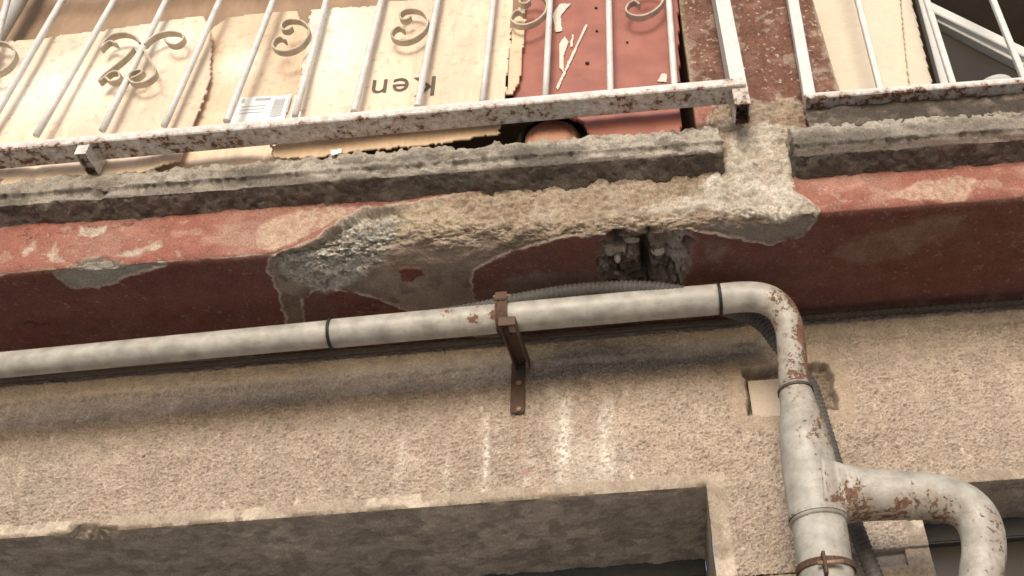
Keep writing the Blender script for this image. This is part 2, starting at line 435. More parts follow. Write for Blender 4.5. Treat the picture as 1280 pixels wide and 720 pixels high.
# pale cement daubed at the foot of the pier
dd, mm = expose([(860, 262), (800, 262), (860, 238), (905, 215), (915, 170), (960, 150), (1000, 165), (993, 205), (990, 240), (1022, 260), (990, 282), (930, 272), (880, 262), (830, 275)], .010)
C = mix(C, (.60, .54, .455), mm*(.55+.45*ss(.4, .6, n_mid))*(m > .5)); h += mm*(.005+(n_mid-.5)*.006+(n_hi-.5)*.003)
dd, mm = expose([(500, 262), (560, 255), (600, 275), (560, 290), (500, 290)], .012)
C = mix(C, (.55, .45, .33), mm*.6*m)
# grey smooth coat on the corner right of the middle
dd, mm = expose([(885, 275), (960, 284), (1000, 276), (1026, 264), (1005, 294), (962, 303), (925, 297), (895, 290)], .002, True)
C = mix(C, (.30, .265, .225), mm*.8)
# hollow with bare aggregate
dA, mA = expose([(340, 323), (388, 307), (430, 275), (455, 262), (492, 257), (505, 272), (488, 296), (476, 328), (446, 352), (408, 366), (376, 360), (352, 342)], .014)
mA2 = ss(.006, -.02, dA)
lipA = poly([(340, 323), (388, 307), (430, 275), (455, 262), (492, 257)])
dl = np.full(X.shape, 9.)
for (ax, ay), (bx_, by_) in zip(lipA[:-1], lipA[1:]):
    ex, ey = bx_-ax, by_-ay; t_ = np.clip(((wx2-ax)*ex+(ws2-ay)*ey)/(ex*ex+ey*ey), 0, 1); dl = np.minimum(dl, np.hypot(wx2-ax-t_*ex, ws2-ay-t_*ey))
shp = ss(.002, -.003, sdf(poly([(340, 323), (388, 307), (430, 275), (455, 262), (492, 257), (520, 285), (480, 345), (430, 372), (380, 372), (350, 350)]), wx2, ws2))
blob = fbm(X*42, SS*42, 4, 6); cav = ss(.56, .66, fbm(X*55, SS*55, 4, 1))
h += -shp*.020*np.exp(-dl/.045)+mA*((stones-.35)*.0030+(stones2-.4)*.0030+(n_hi-.5)*.003+(blob-.5)*.010-cav*.0045)
ag = np.zeros_like(C); ag[:] = (.50, .465, .40); ag = mix(ag, (.64, .60, .53), ss(.4, .8, rid)); ag = mix(ag, (.36, .30, .24), ss(.75, .9, gid))
ag = mix(ag, (.24, .20, .155), ss(.22, .05, f2-f1)*.4+cav*.5)
C = C*(1-mA[..., None])+ag*mA[..., None]
# broken-out hole with rubble in the middle of the underside
dC, mC = expose([(748, 300), (775, 290), (815, 290), (850, 288), (863, 300), (858, 330), (856, 356), (800, 362), (756, 352), (744, 325)], .008)
q1, q2, qid = worley(wx*34+3, ws*34+9, 5)
crv = ss(.055, .012, np.abs(fbm(X*17, SS*17, 3, 3)-.5)); crv2 = ss(.04, .01, np.abs(fbm(X*36, SS*30, 3, 6)-.5))
h += mC*(-.010-crv*.034-crv2*.012+(n_mid-.5)*.026+(n_hi-.5)*.006+(np.floor(tr*.7)-2)*.004)
cc = np.zeros_like(C); cc[:] = (.22, .17, .135); cc = mix(cc, (.36, .30, .245), ss(.5, .65, n_mid)); cc = mix(cc, (.12, .085, .065), ss(.5, .65, fbm(X*20, SS*20, 4, 4))*.8); cc = mix(cc, (.42, .37, .31), ss(at(832, 320, z=ZS).x, at(842, 320, z=ZS).x, X)*.7)
C = C*(1-mC[..., None])+cc*mC[..., None]
dC, mH = expose([(797, 306), (806, 300), (812, 312), (816, 345), (806, 350), (800, 335)], .004, True); h -= mH*.075
# skin missing from the left edge, small chips and scuffs
dF, mF = expose([(70, 344), (95, 330), (113, 323), (165, 330), (208, 331), (165, 344), (130, 357), (92, 360)], .0016, True)
C = mix(C, (.36, .33, .285), mF); h -= mF*.007; h -= ss(.006, -.006, sdf(poly([(95, 332), (113, 322), (165, 328), (150, 337), (110, 338)]), wx, ws))*.008
lip = np.exp(-((dF-.002)/.0025)**2); C = mix(C, (.50, .43, .35), lip*.8)
for pts, c_, dep in (([(98, 284), (112, 286), (136, 282), (128, 292), (112, 297), (99, 294)], (.58, .50, .40), .004),
                     ([(155, 280), (168, 276), (170, 279), (160, 283)], (.16, .06, .05), .005),
                     ([(25, 317), (40, 305), (46, 302), (44, 312), (30, 322)], (.52, .42, .33), .0015),
                     ([(60, 318), (70, 305), (74, 318), (80, 328), (66, 326)], (.52, .42, .33), .0015),
                     ([(140, 320), (180, 308), (200, 298), (203, 308), (170, 318)], (.56, .46, .36), .0015),
                     ([(320, 285), (350, 268), (420, 256), (448, 258), (400, 285), (340, 314), (322, 310)], (.53, .39, .29), .001),
                     ([(0, 280), (12, 278), (14, 284), (0, 287)], (.5, .4, .33), .002),
                     ([(1110, 246), (1150, 228), (1200, 220), (1222, 226), (1205, 250), (1150, 250)], (.52, .36, .27), .001),
                     ([(1010, 225), (1060, 215), (1090, 228), (1040, 245)], (.46, .25, .19), .0005)):
    dd, mm = expose(pts, .004, True); C = mix(C, c_, mm*.9*(.45+.55*ss(.35, .55, n_hi))); h -= mm*dep
for pts, c_, a_ in (([(1062, 300), (1120, 282), (1180, 268), (1206, 270), (1188, 292), (1130, 322), (1080, 330), (1040, 320)], (.25, .165, .13), .75),
                    ([(900, 320), (960, 310), (1040, 330), (1060, 370), (960, 350)], (.20, .10, .08), .5),
                    ([(598, 365), (640, 345), (752, 338), (760, 380), (600, 392)], (.25, .185, .145), .8),
                    ([(380, 385), (400, 365), (425, 380), (410, 410), (380, 410)], (.17, .11, .09), .5),
                    ([(850, 292), (868, 291), (866, 330), (852, 352)], (.34, .29, .24), .8),
                    ([(880, 300), (905, 300), (912, 312), (900, 326), (884, 322)], (.26, .19, .155), .6)):
    dd, mm = expose(pts, .012); C = mix(C, c_, mm*a_*(1-mC)*(.55+.45*ss(.4, .6, n_mid)))
dd, mm = expose([(500, 338), (520, 335), (530, 345), (515, 353), (500, 350)], .003, True); C = mix(C, (.17, .055, .044), mm*.9); h += mm*.004
# brown granular paint on the pier, down to the ragged plaster line
dP, mP = expose([(840, -60), (1060, -60), (1060, 118), (1005, 130), (990, 122), (965, 128), (930, 122), (885, 128), (840, 126)], .0025, True)
pier = np.zeros_like(C); pier[:] = (.205, .105, .075); pier = mix(pier, (.29, .17, .13), ss(.5, .7, n_mid)*.7); pier = mix(pier, (.13, .065, .05), ss(.55, .8, n_hi)*.7)
pier = mix(pier, (.62, .54, .45), ss(.74, .80, fbm(X*110, SS*110, 3, 1))*.8)
pier = mix(pier, (.45, .37, .29), ss(.63, .68, fbm(X*24, SS*24, 4, 3))*.5)
C = C*(1-mP[..., None])+pier*mP[..., None]; h += mP*((n_gr-.5)*.0035+(n_hi-.5)*.003+.003)
for ex in (857, 1034):      # bare, chipped arrises of the pier
    xe = at(ex, 60, Y=YF).x; e_ = np.exp(-((X-xe+(n_mid-.5)*.02)/.008)**2)*mP; C = mix(C, (.42, .35, .26), np.clip(e_*1.2, 0, 1)*.8); h -= e_*.004

# place the relief on the profile: wall -> underside -> rounded edge -> front
xa_, xb_, xc2_, xd_ = (at(px, 300, Y=YF).x for px in (330, 420, 960, 1030))
xe_, xf_ = at(560, 300, Y=YF).x, at(680, 300, Y=YF).x
RAD = .006+(.036+.062*ss(xf_, xe_, X))*ss(xa_, xb_, X)*ss(xd_, xc2_, X)*(.65+.7*n_lo)
tt = np.clip((dcor+RAD)/(2*RAD), 0, 1)                    # bezier arc over the worn edge
by = np.where(dcor < -RAD, YW-SS, np.where(dcor > RAD, YF, YF+RAD*(1-tt)**2)); bz = np.where(dcor < -RAD, ZS, np.where(dcor > RAD, ZS+dcor, ZS+RAD*tt**2))
ang = ss(-.25, 1.25, tt)*math.pi/2
ang = np.where(dcor < -RAD, np.arctan2(tt*0, 1), np.where(dcor > RAD, math.pi/2, np.arctan2(tt, 1-tt)))
ny = -np.sin(ang); nz = -np.cos(ang)
P = np.stack([X, by+ny*h, bz+nz*h+EYE], -1)
fade = ss(0, .01, SS)
slab = thing('balcony_slab', 'dark red painted balcony slab with its crumbling plaster front and pier', 'balcony', (0, YF, ZS+EYE))
scell = .5*(SS[:-1, :-1]+SS[1:, 1:]); xcell = .5*(X[:-1, :-1]+X[1:, 1:])
sF = S0+ZTOP_FASCIA-ZS
xp0, xp1 = at(856, 60, Y=YF).x, at(1034, 60, Y=YF).x
xg0, xg1 = at(880, 200, Y=YF).x, at(1004, 180, Y=YF).x
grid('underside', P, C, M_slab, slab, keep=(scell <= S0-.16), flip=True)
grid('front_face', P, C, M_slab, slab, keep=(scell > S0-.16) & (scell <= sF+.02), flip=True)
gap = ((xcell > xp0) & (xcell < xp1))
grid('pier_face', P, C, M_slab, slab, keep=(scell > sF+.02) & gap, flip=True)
ptop = P[:, -1, 2].max()
box('pier_core', (xp0, YF+.012, ZTOP_FASCIA+EYE+.01), (xp1, YW+.25, 4.45), mat_simple('pier_paint', (.21, .11, .08), .9, 250, .25, .002), slab)
box('slab_core', (XL-.6, YF+.10, ZS+EYE+.10), (XR+.6, YW+1.4, ZTOP_FASCIA+EYE+.05), M_ceiling, slab)
box('slab_extension', (XL-.6, YF, ZS+EYE), (XL-.001, YW+.01, ZTOP_FASCIA+EYE), mat_simple('dark_red_paint', (.13, .04, .03), .9), slab)
box('slab_extension', (XR+.001, YF, ZS+EYE), (XR+.6, YW+.01, ZTOP_FASCIA+EYE), bpy.data.materials['dark_red_paint'], slab)

# loose stones in the broken-out hole
def stone(name, c, r, mat, parent, sq=(1, 1, 1)):
    bm = bmesh.new(); bmesh.ops.create_icosphere(bm, subdivisions=2, radius=1)
    for v in bm.verts:
        n = .82+.36*float(fbm(np.array([v.co.x*1.1+c[0]*50]), np.array([v.co.y*1.1+v.co.z*.9+c[2]*40]), 3, 2)[0]); v.co = Vector((v.co.x*r*sq[0]*n, v.co.y*r*sq[1]*n, v.co.z*r*sq[2]*n))+Vector(c)
    me = bpy.data.meshes.new(name); bm.to_mesh(me); bm.free(); return link(name, me, mat, parent)
M_stone = mat_simple('rubble', (.33, .27, .215), .95, 220, .35, .003)
M_stone2 = mat_simple('pale_rubble', (.46, .41, .34), .95, 220, .3, .003)
for (px, py, r, sq, mt) in ((772, 320, .014, (.6, 1, 1.3), M_stone2), (822, 312, .016, (1, 1, .8), M_stone2), (764, 343, .014, (1.5, 1, .7), M_stone), (790, 300, .010, (1.8, 1, .6), M_stone), (828, 345, .013, (1, 1, .7), M_stone)):
    p = at(px, py, z=ZS+.016); stone('stone', p, r, mt, slab, sq)

# ------------------------------------------------------------------ concrete ledges on top of the slab
def ledge(x0, x1, zb, zt, seed, right):
    prof = [(YF+.012, zb-.022), (YL+.006, zb-.003), (YL+.010, zb+.004), (YL+.009, zb+.024), (YL, zb+.030), (YL+.002, zt-.034), (YL+.014, zt), (YL+.10, zt+.004)]
    pts = []
    for (a, b), (c, e) in zip(prof[:-1], prof[1:]):
        n = max(1, int(math.hypot(c-a, e-b)/.003)); pts += [(a+(c-a)*i/n, b+(e-b)*i/n) for i in range(n)]
    pts.append(prof[-1]); pr = np.array(pts)
    tg = np.gradient(pr, axis=0); nrm = np.stack([-tg[:, 1], tg[:, 0]], -1)*-1
    nrm = np.stack([-tg[:, 1], tg[:, 0]], -1); nrm /= np.linalg.norm(nrm, axis=1)[:, None]
    for _ in range(2): nrm = (np.roll(nrm, 1, 0)+nrm+np.roll(nrm, -1, 0)); nrm /= np.linalg.norm(nrm, axis=1)[:, None]
    x = np.arange(x0, x1, .003); A = np.cumsum(np.r_[0, np.hypot(*np.diff(pr, axis=0).T)])
    Xg, Ag = np.meshgrid(x, A, indexing='ij')
    zr = (pr[:, 1]-zb)/(zt-zb)                       # 0 underside .. 1 top
    ZR = np.broadcast_to(zr, Xg.shape); YY = np.broadcast_to(pr[:, 0], Xg.shape)
    nm = fbm(Xg*24+seed, Ag*24, 4, 2); nh = fbm(Xg*90+seed, Ag*90, 4, 5); nl = fbm(Xg*5+seed, Ag*9, 4, 1)
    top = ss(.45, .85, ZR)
    hh = (nm-.5)*.010*(.35+.65*top)+(nh-.5)*.010*(.18+top*.9)+(fbm(Xg*8+seed, Ag*3, 3, 3)-.5)*.012+(fbm(Xg*26+seed, Ag*26, 4, 7)-.5)*.012
    hh -= .010*ss(.55, .66, nm)*ss(.7, 1, ZR); hh -= .004*ss(.58, .68, fbm(Xg*60+seed, Ag*60, 3, 6)); hh += (fbm(Xg*45, Ag*45, 4, 1)-.5)*.006
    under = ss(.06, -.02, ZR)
    C = np.zeros(Xg.shape+(3,)); C[:] = (.335, .292, .245)
    C = mix(C, (.46, .415, .35), ss(.45, .65, nl)*.8)
    C = mix(C, (.19, .165, .135), ss(.52, .66, fbm(Xg*7+seed, Ag*16, 5, 4))*.85); C = mix(C, (.12, .10, .08), ss(.54, .64, fbm(Xg*16+seed, Ag*30, 5, 6))*.6)
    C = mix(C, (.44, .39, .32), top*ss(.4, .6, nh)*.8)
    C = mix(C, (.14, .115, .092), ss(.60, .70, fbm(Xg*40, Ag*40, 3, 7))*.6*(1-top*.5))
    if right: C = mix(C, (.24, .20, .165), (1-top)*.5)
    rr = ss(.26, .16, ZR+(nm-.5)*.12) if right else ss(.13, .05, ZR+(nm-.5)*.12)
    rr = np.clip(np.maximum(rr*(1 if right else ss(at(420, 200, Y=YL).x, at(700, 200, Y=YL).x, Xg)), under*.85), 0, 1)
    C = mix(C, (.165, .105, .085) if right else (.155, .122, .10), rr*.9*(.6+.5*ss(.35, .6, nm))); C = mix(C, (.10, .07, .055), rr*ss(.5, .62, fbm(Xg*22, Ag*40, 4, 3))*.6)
    front_dark = (ss(at(380, 200, Y=YL).x, at(660, 200, Y=YL).x, Xg) if not right else 1.)*(1-top)*ss(.25, .6, fbm(Xg*6+seed, Ag*10, 4, 2))
    C = mix(C, (.12, .105, .088), np.clip(front_dark*.75, 0, 1))  # front toned darker than the top edge
    if not right:                                   # groove, knocked-off piece, and broken right-hand end
        gx = ss(at(640, 180, Y=YL).x, at(720, 180, Y=YL).x, Xg)
        hh -= gx*.007*np.exp(-((ZR-.52)/.16)**2)
        c = at(122, 243, Y=YL); e = np.exp(-((Xg-c.x+(nm-.5)*.05)/.022)**2)*ss(-.3, .3, ZR)*ss(.85, .5, ZR); hh -= e*.018; C = mix(C, (.2, .17, .14), e*.7)
        c = at(875, 195, Y=YL); e = ss(c.x, c.x+.04, Xg+(nm-.5)*.05)*ss(.75, .5, ZR)*0; hh -= e*.02
    Pg = np.stack([Xg, YY+nrm[:, 0]*hh, np.broadcast_to(pr[:, 1], Xg.shape)+nrm[:, 1]*hh+EYE], -1)
    # close both ends with broken faces
    cen = np.array([YF, (zb+zt)/2+EYE]); caps = []
    for side in (0, -1):
        st = []
        for i, f in enumerate((.93, .8, .6, .4, .2, 0)):
            c = Pg[side].copy(); c[:, 1:] = cen+(c[:, 1:]-cen)*f
            c[:, 0] += (1 if side else -1)*(.002+.012*(1-f)*0+(fbm(c[:, 1]*80+seed, c[:, 2]*80, 3, 2)-.5)*.016); st.append(c)
        caps.append(np.stack(st))
    Pg = np.concatenate([caps[0][::-1], Pg, caps[1]]); C = np.concatenate([np.repeat(C[:1], 6, 0)*1.1, C, np.repeat(C[-1:], 6, 0)])
    return grid('concrete_ledge', Pg, C, M_ledge, slab, flip=True)
zlb = at(640, 206, Y=YL).z-EYE; zlt = at(640, 171, Y=YL).z-EYE
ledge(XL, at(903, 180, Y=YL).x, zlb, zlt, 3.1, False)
zrb = at(1140, 181, Y=YL).z-EYE; zrt = at(1140, 141, Y=YL).z-EYE
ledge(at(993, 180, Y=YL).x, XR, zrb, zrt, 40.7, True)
# bed of mortar under the right railing
YR2 = 1.490
zm0, zm1 = zrt-.012, at(1140, 106, Y=YR2-.02).z-EYE-.018
xm = np.arange(at(1003, 130, Y=YR2).x, XR, .004); zm = np.linspace(0, 1, 26)
Xm, Zm = np.meshgrid(xm, zm, indexing='ij')
yb = YR2+.012+(fbm(Xm*30, Zm*2, 4, 3)-.5)*.012-.020*ss(.58, .50, Zm+(fbm(Xm*16, Zm*0, 4, 2)-.5)*.7)+(fbm(Xm*80, Zm*6, 3, 1)-.5)*.006
Cm = np.zeros(Xm.shape+(3,)); Cm[:] = (.085, .07, .056); Cm = mix(Cm, (.22, .18, .145), ss(.5, .7, fbm(Xm*20, Zm*2, 4, 5))); Cm = mix(Cm, (.10, .08, .065), ss(.5, .7, fbm(Xm*26, Zm*2, 4, 1))*.8)
grid('mortar_bed', np.stack([Xm, yb, zm0+(zm1-zm0)*Zm+EYE], -1), Cm, M_ledge, slab)

# ------------------------------------------------------------------ stucco wall with window openings
zO1 = at(600, 629, Y=YW).z-EYE; xO1 = at(883, 612, Y=YW).x
zO2 = at(1245, 601, Y=YW).z-EYE; xO2 = at(1157, 665, Y=YW).x
ZB = .77
WC = .0018
zs_ = np.arange(ZB, ZS+.004, WC)
Xw, Zw = np.meshgrid(np.arange(XL, XR, WC), zs_, indexing='ij')
warp = (fbm(Xw*30, Zw*30, 3, 2)-.5)*.012
r1 = 1-np.abs(2*vn((Xw+warp)*120, (Zw+warp*.8)*215, 1)-1); r2 = 1-np.abs(2*vn((Xw-warp)*210+9, Zw*330+4, 4)-1); r3 = vn(Xw*380, Zw*480, 6)
st = .44*r1**2.0+.48*r2**1.8+.24*r3
patch = fbm(Xw*7, Zw*9, 4, 3)
amp = .0058*(.65+.6*patch)
hw = (st-.5)*amp*2.0+(fbm(Xw*3, Zw*3, 3, 6)-.5)*.006
Cw = np.zeros(Xw.shape+(3,)); Cw[:] = (.435, .348, .285)
Cw = mix(Cw, (.51, .42, .345), ss(.42, .66, fbm(Xw*5, Zw*5, 4, 1))*.7)
Cw = mix(Cw, (.40, .33, .265), ss(.5, .7, fbm(Xw*9, Zw*7, 4, 5))*.6)
Cw = mix(Cw, (.43, .33, .265), ss(.55, .8, fbm(Xw*12, Zw*12, 4, 7))*.3)
Cw = mix(Cw, (.38, .31, .25), ss(.50, .70, fbm(Xw*10, Zw*2.2, 4, 6))*.45)
Cw = mix(Cw, (.66, .57, .47), ss(.60, .85, st)*.45)
Cw = mix(Cw, (.24, .18, .13), ss(.44, .20, st)*.6)  # small shadows in the stucco pits put into the colour
nmw = fbm(Xw*34, Zw*34, 4, 4); nhw = fbm(Xw*130, Zw*130, 3, 2)
# lime runs down the wall, red specks
for (px, a, b, wd, s_) in ((609, 520, 622, .009, .45), (705, 478, 612, .017, .75), (757, 498, 606, .017, .7), (505, 540, 622, .010, .28), (660, 560, 612, .015, .2), (735, 540, 606, .035, .3), (690, 470, 560, .012, .3), (560, 560, 622, .008, .25), (780, 520, 600, .012, .2), (440, 500, 560, .006, .15)):
    p = at(px, a, Y=YW); q = at(px, b, Y=YW); xc = p.x
    m_ = np.exp(-((Xw-xc+(fbm(Xw*20, Zw*8, 3, 1)-.5)*.02)/wd)**2)*ss(p.z-EYE+.03, p.z-EYE-.05, Zw)*s_*.95*ss(q.z-EYE-.06, q.z-EYE+.02, Zw)*(.3+.8*ss(.35, .62, nhw))*(.6+.8*vn(Xw*14, Zw*9, 3))
    Cw = mix(Cw, (.80, .74, .66), np.clip(m_*1.15, 0, .95))
for (px, py, r) in ((720, 497, .006), (772, 513, .004), (660, 590, .008), (575, 585, .007), (735, 545, .005)):
    p = at(px, py, Y=YW); m_ = np.exp(-(((Xw-p.x)/r)**2+((Zw+EYE-p.z)/r)**2)); Cw = mix(Cw, (.40, .16, .12), m_*.6)
p = at(648, 520, Y=YW); m_ = np.exp(-((Xw-p.x+(fbm(Xw*20, Zw*6, 3, 4)-.5)*.02)/.012)**2)*ss(p.z-EYE+.02, p.z-EYE-.02, Zw)*ss(p.z-EYE-.16, p.z-EYE-.03, Zw)
Cw = mix(Cw, (.30, .18, .115), m_*.45*(.4+.8*nmw))
for (xa, za, xb, zb2) in ((880, 560, 905, 606), (1150, 450, 1240, 480), (250, 560, 330, 600)):
    a_, b_ = at(xa, za, Y=YW), at(xb, zb2, Y=YW); ex, ez = b_.x-a_.x, b_.z-a_.z; L_ = ex*ex+ez*ez
    t_ = np.clip(((Xw-a_.x)*ex+(Zw+EYE-a_.z)*ez)/L_, 0, 1); dd_ = np.hypot(Xw-a_.x-t_*ex+(fbm(Xw*30, Zw*30, 4, 5)-.5)*.03, Zw+EYE-a_.z-t_*ez+(fbm(Xw*30, Zw*30, 4, 2)-.5)*.03)
    m_ = ss(.0024, .0008, dd_); hw -= m_*.003; Cw = mix(Cw, (.20, .15, .115), m_*.7)
for i in range(16):
    p = at(random.uniform(30, 1250), random.uniform(470, 640), Y=YW); r = random.uniform(.002, .004)
    m_ = np.exp(-(((Xw-p.x)/r)**2+((Zw+EYE-p.z)/(r*2.6))**2)); Cw = mix(Cw, (.78, .72, .62), m_*.8)
# smooth render bands round the openings
def band(x0, x1, z0, z1, soft=.004):
    return ss(-soft, soft, Xw-x0+(nmw-.5)*.008)*ss(soft, -soft, Xw-x1+(nmw-.5)*.008)*ss(-soft, soft, Zw-z0)*ss(soft, -soft, Zw-z1+(nmw-.5)*.016)
bw = .030
b1 = np.maximum(band(-9, xO1+.042, zO1-.001, zO1+bw), band(xO1-.001, xO1+.042, -9, zO1+bw))
b2 = np.maximum(band(xO2-.040, 9, zO2-.001, zO2+.026), band(xO2-.040, xO2+.001, -9, zO2+.026))
bb = np.maximum(b1, b2)
hw = hw*(1-bb)+bb*(.0022+(nmw-.5)*.003+(nhw-.5)*.0016)
cb = np.zeros_like(Cw); cb[:] = (.41, .335, .265); cb = mix(cb, (.54, .455, .365), ss(.45, .65, patch)); cb = mix(cb, (.33, .26, .20), ss(.5, .7, nmw)*.7); cb = mix(cb, (.30, .24, .185), ss(.012, .0, Zw-zO1)*ss(.45, .6, fbm(Xw*20, Zw*20, 4, 1))*.7)
Cw = Cw*(1-bb[..., None])+cb*bb[..., None]
# broken arris of the left opening
for (px, py, rx, rz) in ((105, 664, .034, .020), (130, 661, .022, .010)):
    p = at(px, py, Y=YW); e = np.exp(-(((Xw-p.x+(nmw-.5)*.03)/rx)**4+((Zw+EYE-p.z+.006)/rz)**4)); hw -= e*(.022+(nhw-.5)*.02); Cw = mix(Cw, (.24, .19, .15), e*.8)
e = np.exp(-((Zw-zO1)/.006)**2)*(Xw < xO1)*ss(.42, .62, fbm(Xw*26, Zw*0, 4, 1)); hw -= e*.010
e = np.exp(-((Xw-xO1)/.006)**2)*(Zw < zO1+.004)*ss(.4, .6, fbm(Xw*0, Zw*40, 3, 2)); hw -= e*.005
# projecting strip of cement below the slab
zst = at(1140, 414, Y=YW).z-EYE
sx = ss(at(1010, 400, Y=YW).x-.08, at(1010, 400, Y=YW).x+.1, Xw)
zst_ = zst-(1-sx)*.018
sm = ss(-.010, .004, Zw-zst_+(nmw-.5)*.016)
hw = hw*(1-sm*.6)+sm*(.012+(nmw-.5)*.008+(nhw-.5)*.006)
Cw = mix(Cw, (.40, .335, .265), sm*.7)
shf = ss(at(1050, 400, Y=YW).x, at(860, 400, Y=YW).x, Xw)
strip_shade = ss(.085, .01, zst_-Zw+(nmw-.5)*.03)*(1-sm)*shf
Cw = mix(Cw, (.32, .26, .21), strip_shade*.35)  # soft shadow band below the strip, painted into the wall colour
# chiselled niche of the junction box, bedded in smooth mortar
jx0, jx1 = at(932, 490, Y=YW).x, at(1044, 490, Y=YW).x; jz1, jz0 = at(975, 458, Y=YW).z-EYE, at(975, 517, Y=YW).z-EYE
dj = sdf([(jx0, jz0), (jx1, jz0), (jx1, jz1), (jx0, jz1)], Xw+(nmw-.5)*.020, Zw+(fbm(Xw*34, Zw*34, 4, 6)-.5)*.020)
mb = ss(.048, .034, dj); hw = hw*(1-mb)+mb*(.001+(nmw-.5)*.006+(nhw-.5)*.004); Cw = mix(Cw, (.40, .315, .235), mb*.75)
mn = ss(.004, -.010, dj); hw -= mn*(.030+(nhw-.5)*.018+(nmw-.5)*.024); Cw = mix(Cw, (.23, .175, .13), mn*.85)
# lower, recessed smooth panel between the openings
xq0 = at(1040, 690, Y=YW).x; zq = at(1125, 685, Y=YW).z-EYE
rp = ss(-.004, .0, Xw-xq0)*ss(.001, -.002, Zw-zq)*ss(.002, -.002, Xw-xO2-.012)
hw = hw*(1-rp)+rp*(-.018+(nhw-.5)*.002); Cw = mix(Cw, (.33, .28, .235), rp)
Pw = np.stack([Xw, YW-hw, Zw+EYE], -1)
wall = thing('stucco_wall', 'rough beige stucco wall with two recessed openings under the balcony', 'wall', (0, YW, 0))
xc_ = .5*(Xw[:-1, :-1]+Xw[1:, 1:]); zc_ = .5*(Zw[:-1, :-1]+Zw[1:, 1:])
openm = ((xc_ < xO1) & (zc_ < zO1)) | ((xc_ > xO2) & (zc_ < zO2))
grid('stucco_face', Pw, Cw, M_stucco, wall, keep=~openm)
# plain continuations out of frame
M_far = mat_simple('plain_stucco', (.42, .33, .25), .95, 110, .3, .004)
box('wall_base', (xO1-.0, YW+.004, 0), (xO2+.0, YW+.22, ZB+EYE-.001), M_far, wall)
box('wall_base', (-3.2, YW+.004, 0), (xO1-.001, YW+.22, 1.25), M_far, wall)
box('wall_base', (xO2+.001, YW+.004, 0), (3.2, YW+.22, 1.25), M_far, wall)
box('wall_side', (-3.2, YW+.001, 1.251), (XL-.001, YW+.22, ZS+EYE), M_far, wall)
box('wall_side', (XR+.001, YW+.001, 1.251), (3.2, YW+.22, ZS+EYE), M_far, wall)
box('wall_core', (XL, YW+.06, zO1+EYE+.012), (xO1+.002, YW+.42, ZS+EYE+.12), M_far, wall)
box('wall_core', (xO1+.06, YW+.06, 1.26), (xO2-.03, YW+.42, ZS+EYE+.12), M_far, wall)
box('wall_core', (xO2-.029, YW+.06, zO2+EYE+.012), (XR, YW+.42, ZS+EYE+.12), M_far, wall)
DEP1 = at(740, 709, z=zO1).y-YW
def reveal(name, x0, x1, zz, dep, cA, k):
    xa = np.arange(x0, x1, .004); ya = np.arange(0, dep+.004, .004)
    A, B = np.meshgrid(xa, ya, indexing='ij'); nm = fbm(A*26, B*26, 4, k); nh = fbm(A*110, B*110, 3, k+1)
    Cc = np.zeros(A.shape+(3,)); Cc[:] = cA
    Cc = mix(Cc, tuple(c*1.35 for c in cA), ss(.5, .7, fbm(A*6, B*6, 4, k+2))*.6); Cc = mix(Cc, tuple(c*.6 for c in cA), ss(.5, .68, nm)*.6)
    hh = (nm-.5)*.010+(nh-.5)*.006
    hh *= ss(0, .01, B)
    if name == 'lintel_underside' and x1 < .8:
        p = at(105, 668, Y=YW); e = np.exp(-(((A-p.x+(nm-.5)*.03)/.034)**4+((B)/.05)**4)); hh += e*.022
        for q in range(40):
            pass
    return grid(name, np.stack([A, YW-.001+B, zz+EYE+hh], -1), Cc, M_slab, wall, flip=True)
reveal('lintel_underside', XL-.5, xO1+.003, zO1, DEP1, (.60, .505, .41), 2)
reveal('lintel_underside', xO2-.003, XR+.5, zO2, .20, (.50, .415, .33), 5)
ya = np.arange(0, DEP1, .005); za = np.arange(0, .5, .005)
A, B = np.meshgrid(ya, za, indexing='ij'); nh = fbm(A*60, B*60, 4, 3)
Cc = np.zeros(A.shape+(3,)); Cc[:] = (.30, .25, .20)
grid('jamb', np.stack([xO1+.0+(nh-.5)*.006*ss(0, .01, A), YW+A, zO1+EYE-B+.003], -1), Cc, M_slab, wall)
box('jamb', (xO2-.05, YW+.005, 1.26), (xO2, YW+.30, zO2+EYE+.004), M_far, wall)

def window(x0, x1, z0, z1, y, label):
    t = thing('window', label, 'window', ((x0+x1)/2, y, z0+EYE))
    z0 += EYE; z1 += EYE; f = .05
    for a, b in (((x0, y, z1-f), (x1, y+.05, z1)), ((x0, y, z0), (x1, y+.05, z0+f)), ((x0, y, z0+f+.001), (x0+f, y+.05, z1-f-.001)), ((x1-f, y, z0+f+.001), (x1, y+.05, z1-f-.001))):
        box('window_frame', a, b, M_frame, t, .004)
    box('pane', (x0+f+.001, y+.02, z0+f+.001), (x1-f-.001, y+.028, z1-f-.001), M_glass, t)
    return t
window(XL-.4, xO1, -.34, zO1+.006, YW+DEP1+.001, 'dark framed window deep under the left lintel at the bottom edge')
window(xO2, XR+.4, -.34, zO2+.006, YW+.20, 'dark window behind the curved branch pipe at lower right')

# ------------------------------------------------------------------ junction box
jb = thing('junction_box', 'beige junction box lid set in a chiselled niche behind the downpipe', 'junction box', ((jx0+jx1)/2, YW+.02, jz0+EYE))
bm_lo = (jx0+.010, YW+.010, jz0+EYE-.002); bm_hi = (at(1018, 490, Y=YW).x, YW+.016, at(975, 469, Y=YW).z-.002)
box('cover', bm_lo, bm_hi, M_cover, jb, .002)
box('back_box', (bm_lo[0]+.004, YW+.0165, bm_lo[2]+.004), (bm_hi[0]-.004, YW+.05, bm_hi[2]-.004), M_dark, jb)

